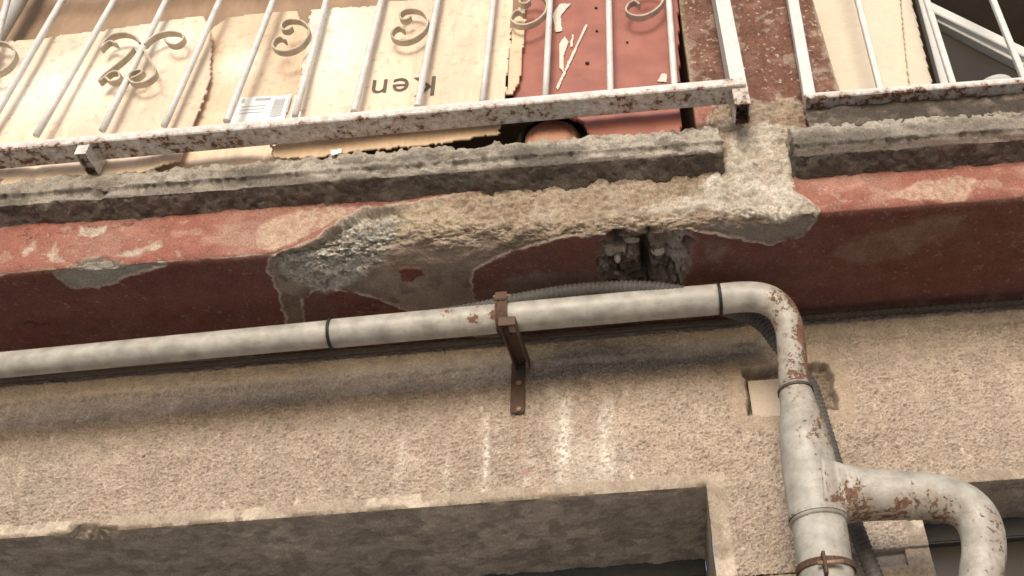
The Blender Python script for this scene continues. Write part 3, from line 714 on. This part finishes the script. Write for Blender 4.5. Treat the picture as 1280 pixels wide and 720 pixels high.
# ------------------------------------------------------------------ drain pipe
pipe = thing('drain_pipe', 'pale grey rust flecked drain pipe with an elbow and side branch', 'drain pipe', at(1000, 500, Y=YP))
def pp(pts, Y=YP): return [at(x, y, Y=Y) for x, y in pts]
def run(pts, rpx, Y=YP, step=.012):
    """pixels + widths in pixels -> smooth centre line with real radii"""
    Q = []
    for (x, y), r in zip(pts, rpx):
        d = ray(x, y); F = Y/d[1]; Q.append(np.array([*at(x, y, Y=Y), r*F/FPX]))
    Q = spline(Q, step); return [Vector(q[:3]) for q in Q], [float(q[3]) for q in Q]
def ring(name, c, d, r, wd, mat, parent, th=.0035):
    c = Vector(c); d = Vector(d).normalized()
    P = [c-d*wd/2, c-d*wd/2, c+d*wd/2, c+d*wd/2]
    n = d.orthogonal().normalized(); b = d.cross(n); V = []; F = []; sg = 40
    prof = [(r+.0003, -wd/2), (r+th, -wd/2), (r+th, wd/2), (r+.0003, wd/2)]
    for k in range(sg):
        a = 2*math.pi*k/sg; e = n*math.cos(a)+b*math.sin(a)
        for rr, t in prof: V.append(c+e*rr+d*t)
    for k in range(sg):
        k2 = (k+1) % sg
        for j in range(4): F.append((k*4+j, k2*4+j, k2*4+(j+1) % 4, k*4+(j+1) % 4))
    return mesh(name, V, F, mat, parent, False, [.5]*len(V))
hl = lambda x: 456.5-x*.0978+x*x*.0000065
P1, R1 = run([(-260, 481), (0, hl(0)), (200, hl(200)), (415, hl(415))], [16.5, 16.5, 16.8, 17.4])
tube('pipe_section', P1, R1, M_pipe, pipe, 32, rust=[.02]*len(P1))
P2, R2 = run([(414, hl(414)), (520, hl(520)), (629, hl(629))], [18.4, 18.6, 19], step=.004)
chips = [(at(593, 399, Y=YP-.034), .011, 2.2), (at(586, 401, Y=YP-.034), .006, 2.0), (at(533, 416, Y=YP-.034), .006, 2.0), (at(527, 418, Y=YP-.034), .005, 2.), (at(618, 392, Y=YP-.034), .012, 1.3), (at(560, 390, Y=YP-.03), .012, 1.)]
def chip_rust(q, e, t): return .10+.25*t*t+sum(a*math.exp(-((q-c).length/r)**2) for c, r, a in chips)
tube('pipe_section', P2, R2, M_pipe, pipe, 56, rust=chip_rust)
P3, R3 = run([(629, hl(629)), (760, hl(760)), (899, hl(899))], [19, 19.3, 19.6])
tube('pipe_section', P3, R3, M_pipe, pipe, 32, rust=[.08]*len(P3))
P4, R4 = run([(898, hl(898)), (932, 371), (957, 374), (975, 386), (985, 405), (988.5, 425), (990, 445), (993.5, 487)], [19.6, 19.5, 19.3, 18.8, 18.2, 18, 18.4, 19.3], step=.008)
def sm_(a, b, x): t = min(1, max(0, (x-a)/(b-a))); return t*t*(3-2*t)
tube('elbow', P4, R4, M_pipe, pipe, 36, rust=lambda q, e, t: .02+.84*sm_(.22, .40, t)*(1+.25*e.x))
P5, R5 = run([(993.4, 485), (998, 508), (1003, 534), (1007.5, 561), (1013, 592), (1018.6, 622), (1024, 655)], [20.2, 23, 29, 32.5, 34.5, 36, 36.5], step=.008)
tube('reducer', P5, R5, M_pipe, pipe, 36, rust=lambda q, e, t: (.42 if t < .55 else .22)+.35*e.x*(1 if t > .2 else .3))
P6, R6 = run([(1023.7, 653), (1029, 690), (1036, 740), (1043, 800), (1060, 980)], [34, 34.3, 35, 36.5, 40])
tube('downpipe', P6, R6, M_pipe, pipe, 36, rust=lambda q, e, t: .2+.3*e.x)
P7, R7 = run([(1024, 617), (1053, 617.5), (1077, 618), (1123, 619), (1165, 621), (1193, 627), (1215, 641), (1227, 663), (1230, 690), (1227, 716), (1222, 770), (1218, 900)],
             [47, 38, 33.5, 30.5, 29, 28.5, 28, 27.5, 27, 27, 27.5, 29], step=.008)
bpo = tube('branch_pipe', P7, R7, M_pipe, pipe, 36, rust=lambda q, e, t: .30-.50*min(e.z, .3)+(.15 if t < .13 else 0)+.15*sm_(.3, .5, t))
# saddle: the flared root of the branch follows the round of the downpipe instead of standing out of it
rt_ = 36*(YP/ray(1019, 618)[1])/FPX; xt_ = at(1019, 618, Y=YP).x; rb7 = 33.0*(YP/ray(1077, 618)[1])/FPX
for v in bpo.data.vertices:
    dx = v.co.x-xt_
    if dx < rt_*1.6:
        lim = max(math.sqrt(max(rt_**2-dx**2, 0))+.0008, rb7*sm_(rt_*.35, rt_*1.0, dx))
        v.co.y = min(max(v.co.y, YP-lim), YP+lim)
def along(P, i): return P[min(i+1, len(P)-1)]-P[max(i-1, 0)]
ring('joint_band', P1[-1], along(P1, len(P1)-1), R2[0], .006, M_black, pipe)
ring('joint_band', P3[-1], along(P3, len(P3)-1), R3[-1], .007, M_black, pipe, .002)
ring('joint_band', P5[1], along(P5, 1), R5[1], .006, M_hose_l, pipe, .003)
ring('weld_seam', P5[-2], along(P5, len(P5)-2), R5[-1]-.0006, .006, M_pipe, pipe, .003)
i7 = int(len(P7)*.24); ring('weld_seam', P7[i7], along(P7, i7), R7[i7]-.001, .005, M_pipe, pipe, .0025)
# clamp at the bottom of the downpipe
i6 = min(range(len(P6)), key=lambda i: (P6[i]-at(1033, 713, Y=YP)).length)
clamp = ring('pipe_clamp', P6[i6], along(P6, i6), R6[i6], .012, M_iron, pipe, .004)
pb = at(1031, 706, Y=YP-R6[i6]-.01)
bar('clamp_lug', pb+Vector((0, 0, .022)), pb-Vector((0, 0, .018)), .006, .022, (0, 1, 0), M_iron, clamp, rust=.4)
tube('bolt', [pb+Vector((-.012, 0, .004)), pb+Vector((.034, 0, .004))], .004, M_bolt, clamp, 10)

# ------------------------------------------------------------------ bracket holding the pipe
bp = at(648, 492, Y=YW)
br = thing('pipe_bracket', 'rusty iron bracket strapping the horizontal pipe to the stucco', 'bracket', (bp.x, YW, bp.z))
xb = bp.x; zt_ = at(648, 466, Y=YW).z; zb_ = at(648, 519, Y=YW).z; hwid = .0165
box('wall_plate', (xb-hwid, YW-.0125, zb_), (xb+hwid, YW-.0075, zt_+.03), M_iron, br, .001)
yend = YP-.050; za_ = at(640, 407, Y=yend).z
def channel(name, x, w_, h_, y0, z0, y1, z1, t_=.003):
    prof = [(-w_/2, 0), (-w_/2, h_), (w_/2, h_), (w_/2, 0), (w_/2-t_, 0), (w_/2-t_, h_-t_), (-w_/2+t_, h_-t_), (-w_/2+t_, 0)]
    V = []; 
    for (y, z) in ((y0, z0), (y1, z1)):
        for a, b in prof: V.append((x+a, y, z+b))
    F = []
    for k in range(8):
        k2 = (k+1) % 8; F.append((k, k2, 8+k2, 8+k))
    for o in (0, 8):
        F += [(o+0, o+1, o+6, o+7), (o+1, o+2, o+5, o+6), (o+2, o+3, o+4, o+5)]
    return mesh(name, V, F, M_iron, br, False, [.0]*len(V))
xarm = at(640, 404, Y=yend).x
channel('bracket_arm', xarm*.5+xb*.5, .036, .024, YW-.013, zt_, yend, za_)
box('arm_end', (xarm*.5+xb*.5-.0185, yend-.005, za_-.001), (xarm*.5+xb*.5+.0185, yend-.001, za_+.022), M_iron, br, .0008)
for py in (478, 511):
    p = at(648.5, py, Y=YW-.014); b_ = bmesh.new(); bmesh.ops.create_uvsphere(b_, u_segments=14, v_segments=8, radius=.0072)
    for v in b_.verts: v.co = Vector((v.co.x, v.co.y*.55, v.co.z))+p
    me = bpy.data.meshes.new('bolt'); b_.to_mesh(me); b_.free(); link('bolt', me, M_bolt, br)
pc = at(630, hl(630), Y=YP); rs = R2[-1]+.0008
ring('strap', pc, along(P2, len(P2)-1), rs, .022, M_iron, br, .004)
for dx in (-.017, .014):
    p = at(629, 376, Y=YP-.02)+Vector((dx, 0, 0))
    ring('strap_edge', pc+Vector((dx*.75, 0, 0)), along(P2, len(P2)-1), rs+.0035, .004, M_iron, br, .0025)
p = at(627, 374, Y=YP-.022)
box('strap_lug', (p.x-.014, p.y-.012, p.z-.010), (p.x+.014, p.y+.010, p.z+.014), M_iron, br, .002)
tube('strap_bolt', [p+Vector((-.018, -.006, .003)), p+Vector((.024, -.006, .003))], .0045, M_bolt, br, 10)

# ------------------------------------------------------------------ hoses and cables
def hose(name, pts, r, mat, pitch, label, cat, amp=.16):
    P = spline([np.array(at(x, y, Y=Y)) for x, y, Y in pts], .0018)
    L = 0; R = []
    for i, q in enumerate(P):
        if i: L += np.linalg.norm(P[i]-P[i-1])
        R.append(r*(1-amp/2+amp*(.5+.5*math.cos(2*math.pi*L/pitch))**.6))
    o = tube(name, [Vector(q) for q in P], R, mat, None, 16)
    return tag(o, label, cat)
hose('corrugated_hose', [(470, 412, 1.72), (540, 397, 1.70), (600, 386, 1.69), (650, 375, 1.685), (700, 366, 1.682), (750, 361, 1.682), (800, 360, 1.682), (840, 364, 1.685), (870, 371, 1.695), (905, 386, 1.75), (935, 396, 1.79), (955, 408, 1.80), (972, 430, 1.805),
                        (992, 455, 1.825), (1012, 480, 1.835), (1021, 505, 1.84), (1031, 538, 1.845), (1042, 575, 1.845), (1055, 620, 1.84), (1070, 660, 1.835), (1083, 695, 1.83), (1097, 730, 1.83), (1120, 800, 1.83), (1150, 930, 1.83)],
     .0165, M_hose, .0105, 'dark grey corrugated hose looping behind the drain pipe', 'hose')
P = pp([(-200, 492), (0, 476), (330, 449), (640, 424), (800, 411), (930, 401)], 1.872)
V, F = sweep(spline([np.array(p) for p in P], .05), rect(.016, .011, .003), (0, 1, 0))
tag(mesh('flat_cable', V, F, M_hose_l, None, False, [0]*len(V)), 'dark flat cable run along the wall just under the horizontal pipe', 'cable')
hose('thin_cable', [(960, 401, 1.868), (1003, 397.5, 1.868), (1140, 387, 1.868), (1280, 377, 1.868), (1420, 367, 1.868)], 0.0085, M_cable, .020, 'thin ribbed dark cable tucked under the slab right of the elbow', 'cable', .36)

# ------------------------------------------------------------------ railings
def twisted(name, p0, p1, r, mat, parent, ribs=True, rust=.1):
    p0, p1 = Vector(p0), Vector(p1)
    if not ribs: return tube(name, [p0.lerp(p1, i/6) for i in range(7)], r, mat, parent, 12, rust=[rust]*7)
    L = (p1-p0).length; n = int(L/.0024); P = [p0.lerp(p1, i/n) for i in range(n+1)]
    R = [r*(1+.13*(.5+.5*math.cos(2*math.pi*i*.0024/.0085))) for i in range(n+1)]
    return tube(name, P, R, mat, parent, 10, rust=[rust]*(n+1))
rail = thing('balcony_railing', 'long white railing with curled scrolls in front of the cardboard, left of the pier', 'railing', at(500, 140, Y=YR), 'balcony railings')
ztop = 2.62+EYE
def up_to(p, q, z):           # carry the line p->q on to height z
    t = (z-p.z)/(q.z-p.z); return p+(q-p)*t
bars = [((-75, 190), (30, 0)), ((-38, 176), (17, -28)), ((-20, 168), (78, 0)), ((45, 170), (143, 0)), ((128, 163), (208, 0)), ((205, 158), (275, 0)), ((283, 152), (342, 0)), ((368, 147), (408, 0)),
        ((443, 137), (477, 0)), ((522, 132), (547, 0)), ((603, 125), (617, 0)), ((682, 117), (687.5, 0)), ((763, 112), (761, 0)), ((843, 103), (836, 0))]
bars = bars[1:]
zr_top = at(500, 134, Y=YR).z
for i, (a, b) in enumerate(bars):
    p = at(*a, Y=YR); q = at(*b, Y=YR); lo = up_to(p, q, zr_top-.004); hi = up_to(p, q, ztop)
    twisted('bar', lo, hi, .0078, M_rail, rail, i in (1, 5, 7, 8, 11, 12), .12)
for x in (-1.72, -1.56, -1.40):
    if x < up_to(at(*bars[0][0], Y=YR), at(*bars[0][1], Y=YR), zr_top).x-.08: twisted('bar', (x, YR, zr_top-.004), (x, YR, ztop), .0078, M_rail, rail, False)
# bottom rail: flat box tube, rusted underneath
xr0, xr1 = XL, at(938, 100, Y=YR).x; RD, RH = .056, .026
def rail_tube(name, x0, x1, y, z, d, hh_, parent, rb, slope=0, n=120, rx=0):
    V = []; F = []; A = []; pr = rect(d, hh_, .0025)
    for i in range(n+1):
        t = i/n; xx = x0+(x1-x0)*t
        for a, b in pr: V.append((xx, y+a, z+b+slope*t)); A.append((rb+(rx if rx else 0)*(1-t)) if b < -hh_*.3 else (.6 if t > .97 else .12))
    m = len(pr)
    for i in range(n):
        for k in range(m): F.append((i*m+k, i*m+(k+1) % m, (i+1)*m+(k+1) % m, (i+1)*m+k))
    F.append(tuple(range(m))); F.append(tuple(n*m+k for k in range(m)))
    return mesh(name, V, F, M_rail, parent, False, A)
zrl0, zrl1 = at(0, 179, Y=YR-.014-RD/2).z, at(930, 96, Y=YR-.014-RD/2).z
xA, xB = at(0, 179, Y=YR).x, at(930, 96, Y=YR).x
sl_ = (zrl1-zrl0)/(xB-xA)
z_at = lambda x: zrl0+(x-xA)*sl_-RH/2
rail_tube('bottom_rail', xr0, xr1-.02, YR-.014, z_at(xr0), RD, RH, rail, .46, rx=.36, slope=z_at(xr1-.02)-z_at(xr0))
rail_tube('top_rail', xr0, xr1, YR, ztop+.012, .05, .025, rail, .3)
def hollow_post(name, x, y, z0, z1, wx_, wy_, parent, lean=0, rusty=.3, t_=.0035):
    V = []; A = []
    for (zz, f, ru) in ((z1, 1, .1), (min(z0+.10, z1-.002), 1, .15), (z0+.012, 1, rusty), (z0, 1, rusty), (z0, 0, .9), (z0+.010 if z1-z0 < .06 else z0+.05, 0, .9)):
        for sx_, sy_ in ((-1, -1), (1, -1), (1, 1), (-1, 1)):
            k = 0 if f else t_
            V.append((x+sx_*(wx_/2-k)+lean*(zz-z0), y+sy_*(wy_/2-k), zz)); A.append(ru)
    F = []
    for r_ in range(5):
        for k in range(4): F.append((r_*4+k, r_*4+(k+1) % 4, (r_+1)*4+(k+1) % 4, (r_+1)*4+k))
    F.append((0, 1, 2, 3)); F.append((20, 21, 22, 23))
    return mesh(name, V, F, M_rail, parent, False, A)
ps = at(925, 135, Y=YR); hollow_post('post', ps.x+.002, YR-.002, at(925, 156, Y=YR+.028).z, ztop+.02, .036, .062, rail, 0, .75)
st_ = at(113, 200, Y=YR); hollow_post('post_stub', st_.x, YR-.004, at(113, 219, Y=YR+.028).z, z_at(st_.x)+.0135, .026, .066, rail, 0, .35)
# scrolls: flat strip bent on edge
def scroll(pts, parent=rail, Y=YR, wd=.018, th=.005):
    P = spline([np.array(at(x, y, Y=Y)) for x, y in pts], .004)
    V, F = sweep(P, rect(th, wd, .001), (0, 1, 0))
    return mesh('scroll', V, F, M_scroll, parent, False, [.15]*len(V))
scroll([(147, 57), (139, 54), (132, 58), (128, 63), (132, 54), (143, 46), (158, 44), (170, 48), (176, 56)])
scroll([(207, 51), (213, 57), (222, 58), (230, 52), (229, 45), (217, 42), (202, 44), (190, 50), (182, 58)])
scroll([(133, 99), (140, 104), (150, 101), (150, 93), (140, 93), (126, 104), (130, 97), (146, 84), (160, 72), (168, 62)])
scroll([(166, 100), (172, 98), (180, 92), (176, 90), (166, 93), (162, 100), (168, 106), (182, 105), (194, 97), (195, 89), (188, 76), (181, 64)])
def ccurl(dx, dy, k=1.0):
    base = [(363, 35), (368, 31), (366, 28), (358, 29), (353, 35), (356, 43), (352, 37), (355, 30), (364, 27), (376, 28), (385, 35), (387, 45), (381, 56), (368, 64), (354, 66), (343, 61), (345, 53), (352, 49), (357, 52)]
    base = [(366, 36), (361, 40), (354, 39), (353, 33), (359, 28), (370, 27), (380, 30), (387, 39), (385, 50), (376, 60), (363, 66), (350, 66), (342, 60), (345, 52), (352, 49), (358, 53)]
    scroll([(dx+(x-365)*k, dy+(y-47)*k) for x, y in base])
ccurl(365, 47); ccurl(513, 34); ccurl(662, 14); ccurl(807, 2, 1.05); ccurl(-2, 75)

rail2 = thing('balcony_railing', 'short plain white railing on the mortar bed, right of the pier', 'railing', at(1150, 110, Y=YR2), 'balcony railings')
z2 = at(1140, 106, Y=YR2-.02).z; RH2 = .020
x20 = at(1004, 118, Y=YR2).x
rail_tube('bottom_rail', x20, XR+.3, YR2, z2-RH2/2, .04, RH2, rail2, .8)  # strong rust underneath stands in for the dark shade below this rail
rail_tube('top_rail', x20, XR+.3, YR2, ztop+.012, .05, .025, rail2, .3)
for i, (a, b, wd) in enumerate((((1005, 112), (986, 0), .028), ((1099, 106), (1072, 0), .015), ((1188, 96), (1158, 0), .015), ((1276, 88), (1241, 0), .015))):
    p = at(*a, Y=YR2); q = at(*b, Y=YR2); lo = up_to(p, q, z2-.001); hi = up_to(p, q, ztop)
    if i == 0: lo.x += .009; hi.x += .009
    bar('post' if i == 0 else 'bar', lo, hi, wd, wd*.9, (0, 1, 0), M_rail, rail2, .002, .12 if i < 2 else .16)
for x in (1.13, 1.29, 1.45): bar('bar', (x, YR2, z2-.001), (x, YR2, ztop), .015, .0135, (0, 1, 0), M_rail, rail2, .002, .12)

# ------------------------------------------------------------------ cardboard behind the left railing
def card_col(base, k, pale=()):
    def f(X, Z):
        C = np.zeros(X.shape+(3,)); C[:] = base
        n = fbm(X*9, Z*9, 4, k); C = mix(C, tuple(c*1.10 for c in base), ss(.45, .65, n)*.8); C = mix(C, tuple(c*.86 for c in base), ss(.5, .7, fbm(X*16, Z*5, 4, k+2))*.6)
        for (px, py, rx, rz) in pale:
            p = at(px, py, Y=1.50); e = np.exp(-(((X-p.x)/rx)**2+((Z-p.z)/rz)**2)); C = mix(C, (.86, .80, .69), e*.9)  # patches of sun glare painted into the cardboard colour
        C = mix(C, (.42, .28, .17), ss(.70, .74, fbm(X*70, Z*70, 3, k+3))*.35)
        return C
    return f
def bend(k, a=.010, crease=()):
    def f(X, Z):
        d = (fbm(X*4, Z*3, 3, k)-.5)*a*2+(fbm(X*18, Z*18, 3, k+1)-.5)*.0025
        for x_, s_ in crease: d = d+s_*np.exp(-np.abs(X-x_)/.012)
        return d
    return f
YC = 1.468
cs = []
def card(polyg, Y, base, k, label, pale=(), a=.008, crease=(), ragged=.0022, th=.004):
    o = plate('cardboard_sheet', polyg, Y, th, M_card, None, .0045, ragged, bend(k, a, crease), card_col(base, k, pale), k)
    return tag(o, label, 'cardboard', 'cardboard sheets behind the railing')
TAN = (.71, .56, .42)
card([(-190, 72), (10, 52), (60, 47), (255, 20), (264, 44), (262, 100), (225, 202), (150, 222), (-240, 258)], YC+.014, TAN, 1, 'wide tan cardboard sheet with painted sun glare behind the butterfly scroll', [(62, 118, .22, .12), (200, 60, .10, .08), (120, 30, .1, .06)], .007, crease=((at(66, 150, Y=YC).x, .006), (at(238, 100, Y=YC).x, -.005)))
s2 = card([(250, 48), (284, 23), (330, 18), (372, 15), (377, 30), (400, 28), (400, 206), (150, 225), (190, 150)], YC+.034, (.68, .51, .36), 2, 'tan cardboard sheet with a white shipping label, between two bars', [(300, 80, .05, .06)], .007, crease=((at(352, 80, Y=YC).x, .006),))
s3 = card([(390, 14), (470, 9), (480, 3), (560, -5), (642, -14), (638, 60), (631, 128), (622, 150), (380, 175), (372, 120)], YC+.010, TAN, 3, 'tan cardboard sheet with painted sun glare, printed with upside down lettering, beside the red board', [(425, 70, .095, .18), (415, 30, .06, .05)], .008, ragged=.005)
card([(338, 180), (480, 168), (600, 156), (625, 154), (624, 167), (560, 178), (470, 187), (390, 195), (340, 197)], YC+.004, (.60, .43, .28), 4, 'narrow torn cardboard strip lying below the bottom rail', (), .004, ragged=.007)
card([(-260, -20), (690, -180), (690, 40), (-260, 140)], YC+.16, (.36, .24, .155), 5, 'cardboard sheet behind the others, coloured dark brown for shade', (), .012)  # dark base colour carries the shade of the interior
card([(641, 20), (655, 0), (657, 20), (650, 100), (640, 118), (633, 118)], YC+.004, (.66, .50, .34), 6, 'sliver of torn cardboard against the left edge of the red board', (), .002, ragged=.002)

# lettering on the sheet, turned upside down in the place
cu = bpy.data.curves.new('lettering', 'FONT'); cu.body = 'Ken'; cu.size = .115; cu.extrude = .0004; cu.space_character = 1.12
to = bpy.data.objects.new('lettering_curve', cu); COL.objects.link(to)
dg = bpy.context.evaluated_depsgraph_get(); me = bpy.data.meshes.new_from_object(to.evaluated_get(dg)); bpy.data.objects.remove(to)
pr_ = at(545, 114, Y=YC+.002); pl_ = at(463, 111, Y=YC+.002)
xsz = max(v.co.x for v in me.vertices)
ysz = max(v.co.y for v in me.vertices)
kx = (pr_.x-pl_.x)/xsz; hz = (at(530, 94, Y=YC).z-at(530, 115, Y=YC).z)
zt0 = at(505, 94, Y=YC).z+.001
reliefS3 = bend(3, .008)
for v in me.vertices:
    x_ = pr_.x-v.co.x*kx; z_ = at(505, 117, Y=YC).z+ (1-v.co.y/ysz)*(zt0-at(505, 117, Y=YC).z)
    d_ = float(reliefS3(np.array([[x_]]), np.array([[z_]]))[0, 0]); v.co = Vector((x_, YC+.010+d_-.0012-(.0006 if v.co.z > 0 else 0), z_))
link('lettering', me, M_ink, s3)
# shipping label on the second sheet
rel2 = bend(2, .007, ((at(352, 80, Y=YC).x, .006),))
def on_s2(px, py, off): 
    p = at(px, py, Y=YC+.034); d_ = float(rel2(np.array([[p.x]]), np.array([[p.z]]))[0, 0]); return Vector((p.x, YC+.034+d_-off, p.z))
def decal(name, quad, off, mat, parent, n=6):
    (x0, y0), (x1, y1), (x2, y2), (x3, y3) = quad; V = []; F = []
    for i in range(n+1):
        for j in range(n+1):
            a, b = i/n, j/n
            V.append(on_s2((x0*(1-a)+x1*a)*(1-b)+(x3*(1-a)+x2*a)*b, (y0*(1-a)+y1*a)*(1-b)+(y3*(1-a)+y2*a)*b, off))
    for i in range(n):
        for j in range(n): q = i*(n+1)+j; F.append((q, q+n+1, q+n+2, q+1))
    return mesh(name, V, F, mat, parent, True)
M_print = mat_simple('faded_print', (.42, .42, .42), .7, 300, .25)
lab = decal('shipping_label', [(302, 124), (366, 119), (356, 152), (288, 158)], .0035, M_paper, s2, 10)
decal('shipping_label', [(370, 121), (421, 118), (414, 146), (362, 151)], .0035, M_paper, s2, 10)
for q in ([(321, 125), (340, 123.5), (339, 126.5), (320, 128)], [(344, 125), (358, 123.8), (351, 146), (337, 147)], [(304, 126), (308, 125.6), (306, 131), (302, 131.5)], [(362, 124), (365.5, 123.7), (360, 143), (357, 143.4)],
          [(302, 136), (334, 133), (333.5, 134), (301.7, 137)], [(300, 140), (332, 137), (331.6, 138), (299.6, 141)], [(299, 144), (330, 141), (329.6, 142), (298.6, 145)]):
    decal('label_print', q, .0045, M_print, lab, 2)

# small torn paper on the ledge
p = plate('paper_scrap', [(412, 187), (427, 184), (426, 190), (414, 193)], YC-.002, .001, M_paper, None, .0025, .003, bend(2, .01)); tag(p, 'small white paper scrap stuck under the cardboard strip', 'paper')

# ------------------------------------------------------------------ red board, pot, and the balcony inside
rb = plate('red_board', [(652, -80), (846, -110), (848, 40), (850, 128), (852, 168), (738, 174), (730, 152), (702, 139), (662, 143), (640, 152), (642, 118), (652, 40)], YC+.020, .012, M_redboard, None, .005, .0015, bend(6, .003))
tag(rb, 'scratched brick red board behind the railing beside the pier', 'board')
for (pts) in ([(699, 55), (706, 44), (710, 52), (704, 70), (705, 92), (700, 84)], [(690, 18), (700, 4), (714, 4), (705, 14), (701, 20), (702, 38), (694, 40)], [(821, 103), (827, 92), (834, 93), (833, 103)], [(713, 58), (715, 42), (717, 43), (716, 57)], [(695, 108), (732, 30), (735, 30), (697, 112)]):
    plate('paint_scar', pts, YC+.0165, .0012, mat_simple('bare_scar', (.66, .60, .52), .8) if 'bare_scar' not in bpy.data.materials else bpy.data.materials['bare_scar'], rb, .0022, .002, bend(6, .003))
for (px, py, r) in ((734, 78, .0055), (746, 38, .0035), (745, 9, .004), (784, 52, .003)):
    c = at(px, py, Y=YC+.0155); V = [c+Vector((r*math.cos(a*math.pi/5), 0, r*.7*math.sin(a*math.pi/5))) for a in range(10)]; V += [v+Vector((0, .003, 0)) for v in V]
    mesh('nail_hole', V, [tuple(range(10))]+[tuple(range(10, 20))]+[(k, (k+1) % 10, 10+(k+1) % 10, 10+k) for k in range(10)], M_black, rb)
pt = at(690, 176, Y=1.60)
pot = thing('plant_pot', 'terracotta pot under the red board behind the ledge', 'pot', pt)
def lathe(name, c, prof, mat, parent, seg=40):
    V = []; F = []
    for r, z in prof:
        for k in range(seg): a = 2*math.pi*k/seg; V.append((c[0]+r*math.cos(a), c[1]+r*math.sin(a), c[2]+z))
    for i in range(len(prof)-1):
        for k in range(seg): F.append((i*seg+k, i*seg+(k+1) % seg, (i+1)*seg+(k+1) % seg, (i+1)*seg+k))
    return mesh(name, V, F, mat, parent, True, [0]*len(V))
# the pot lies on its side with its round base towards the street
cpt = at(690, 172, Y=1.548)
def disc_lathe(name, c, prof, mat, parent, seg=48):
    V = []; F = []
    for r, y in prof:
        for k in range(seg): a = 2*math.pi*k/seg; V.append((c.x+r*math.cos(a), c.y+y, c.z+r*math.sin(a)))
    for i in range(len(prof)-1):
        for k in range(seg): F.append((i*seg+k, i*seg+(k+1) % seg, (i+1)*seg+(k+1) % seg, (i+1)*seg+k))
    return mesh(name, V, F, mat, parent, True, [0]*len(V))
disc_lathe('pot_body', cpt, [(0, -.008), (.030, -.008), (.046, -.006), (.050, -.002), (.052, -.004), (.060, -.002), (.066, .004), (.085, .16), (.088, .17), (.08, .17), (.06, .02), (0, .015)], M_terra, pot)
disc_lathe('pot_rim', cpt, [(.074, .010), (.080, .006), (.086, .010), (.086, .022), (.074, .022), (.074, .010)], M_black, pot)

room = thing('balcony_room', 'dim brown enclosed balcony interior behind the railings', 'room', (0, YW+.9, ZTOP_FASCIA+EYE))
box('back_wall', (XL-.6, YW+1.2, ZTOP_FASCIA+EYE+.051), (XR+.6, YW+1.3, 4.45), mat_simple('brown_wall', (.20, .135, .085), .95), room)
box('ceiling', (XL-.6, YF-.08, 4.451), (XR+.6, YW+1.35, 4.60), M_ceiling, room)
box('side_wall', (XL-.62, YF+.1, ZTOP_FASCIA+EYE+.051), (XL-.601, YW+1.2, 4.45), M_dark, room)
box('side_wall', (XR+.601, YF+.1, ZTOP_FASCIA+EYE+.051), (XR+.62, YW+1.2, 4.45), M_dark, room)
g = at(4, 40, Y=YC+.10); gp = tube('grey_post', [(g.x-.012, YC+.10, ZTOP_FASCIA+EYE+.06), (g.x-.012, YC+.10, 4.44)], .022, M_grey, None, 20)
tag(gp, 'grey round post at the far left behind the railing bars', 'post')
# right-hand balcony: cream board and white window frame
YB2 = 1.60
cb_ = plate('cream_board', [(1003, -80), (1112, -90), (1126, 0), (1129, 40), (1137, 112), (1010, 130)], YB2, .012, M_cream, None, .005, .0012, bend(4, .003))
tag(cb_, 'cream painted board beside the pier behind the right railing', 'board')
cb2 = plate('cream_board', [(1112, -90), (1131, -85), (1139, 0), (1167, 110), (1138, 114), (1130, 40), (1127, 0)], YB2-.012, .012, M_cream, None, .004, .0012, bend(5, .002))
tag(cb2, 'narrow pale board with a cracked edge next to the white frame', 'board')
wf = thing('window_sash', 'white aluminium sash tilted open in the dark of the right balcony', 'window', at(1200, 80, Y=1.66))
a0, a1 = at(1182, 110, Y=1.63), at(1128, -90, Y=1.63)
bar('frame_upright', a0, a1, .030, .03, (0, 1, 0), M_alu, wf, .002)
a0, a1 = at(1150, 8, Y=1.66), at(1330, 96, Y=1.66)
bar('frame_rail', a0, a1, .035, .035, (0, 1, 0), M_alu, wf, .003)
b0, b1 = at(1155, 22, Y=1.675), at(1330, 112, Y=1.675)
bar('frame_lip', b0, b1, .012, .03, (0, 1, 0), M_grey, wf, .002)
V = [at(1158, 26, Y=1.685), at(1330, 114, Y=1.685), at(1330, 200, Y=1.685), at(1185, 200, Y=1.685)]; V += [v+Vector((0, .006, 0)) for v in V]
mesh('pane', V, [(0, 1, 2, 3), (7, 6, 5, 4), (0, 4, 5, 1), (1, 5, 6, 2), (2, 6, 7, 3), (3, 7, 4, 0)], M_glass, wf)
bk = at(1250, 92, Y=1.66)
bu = thing('bucket', 'pale plastic basin standing below the tilted sash at far right', 'basin', bk)
lathe('basin_body', (bk.x, bk.y+.06, bk.z-.10), [(0, 0), (.035, 0), (.05, .10), (.054, .105), (.05, .108), (.046, .10), (.03, .008), (0, .006)], M_alu, bu)
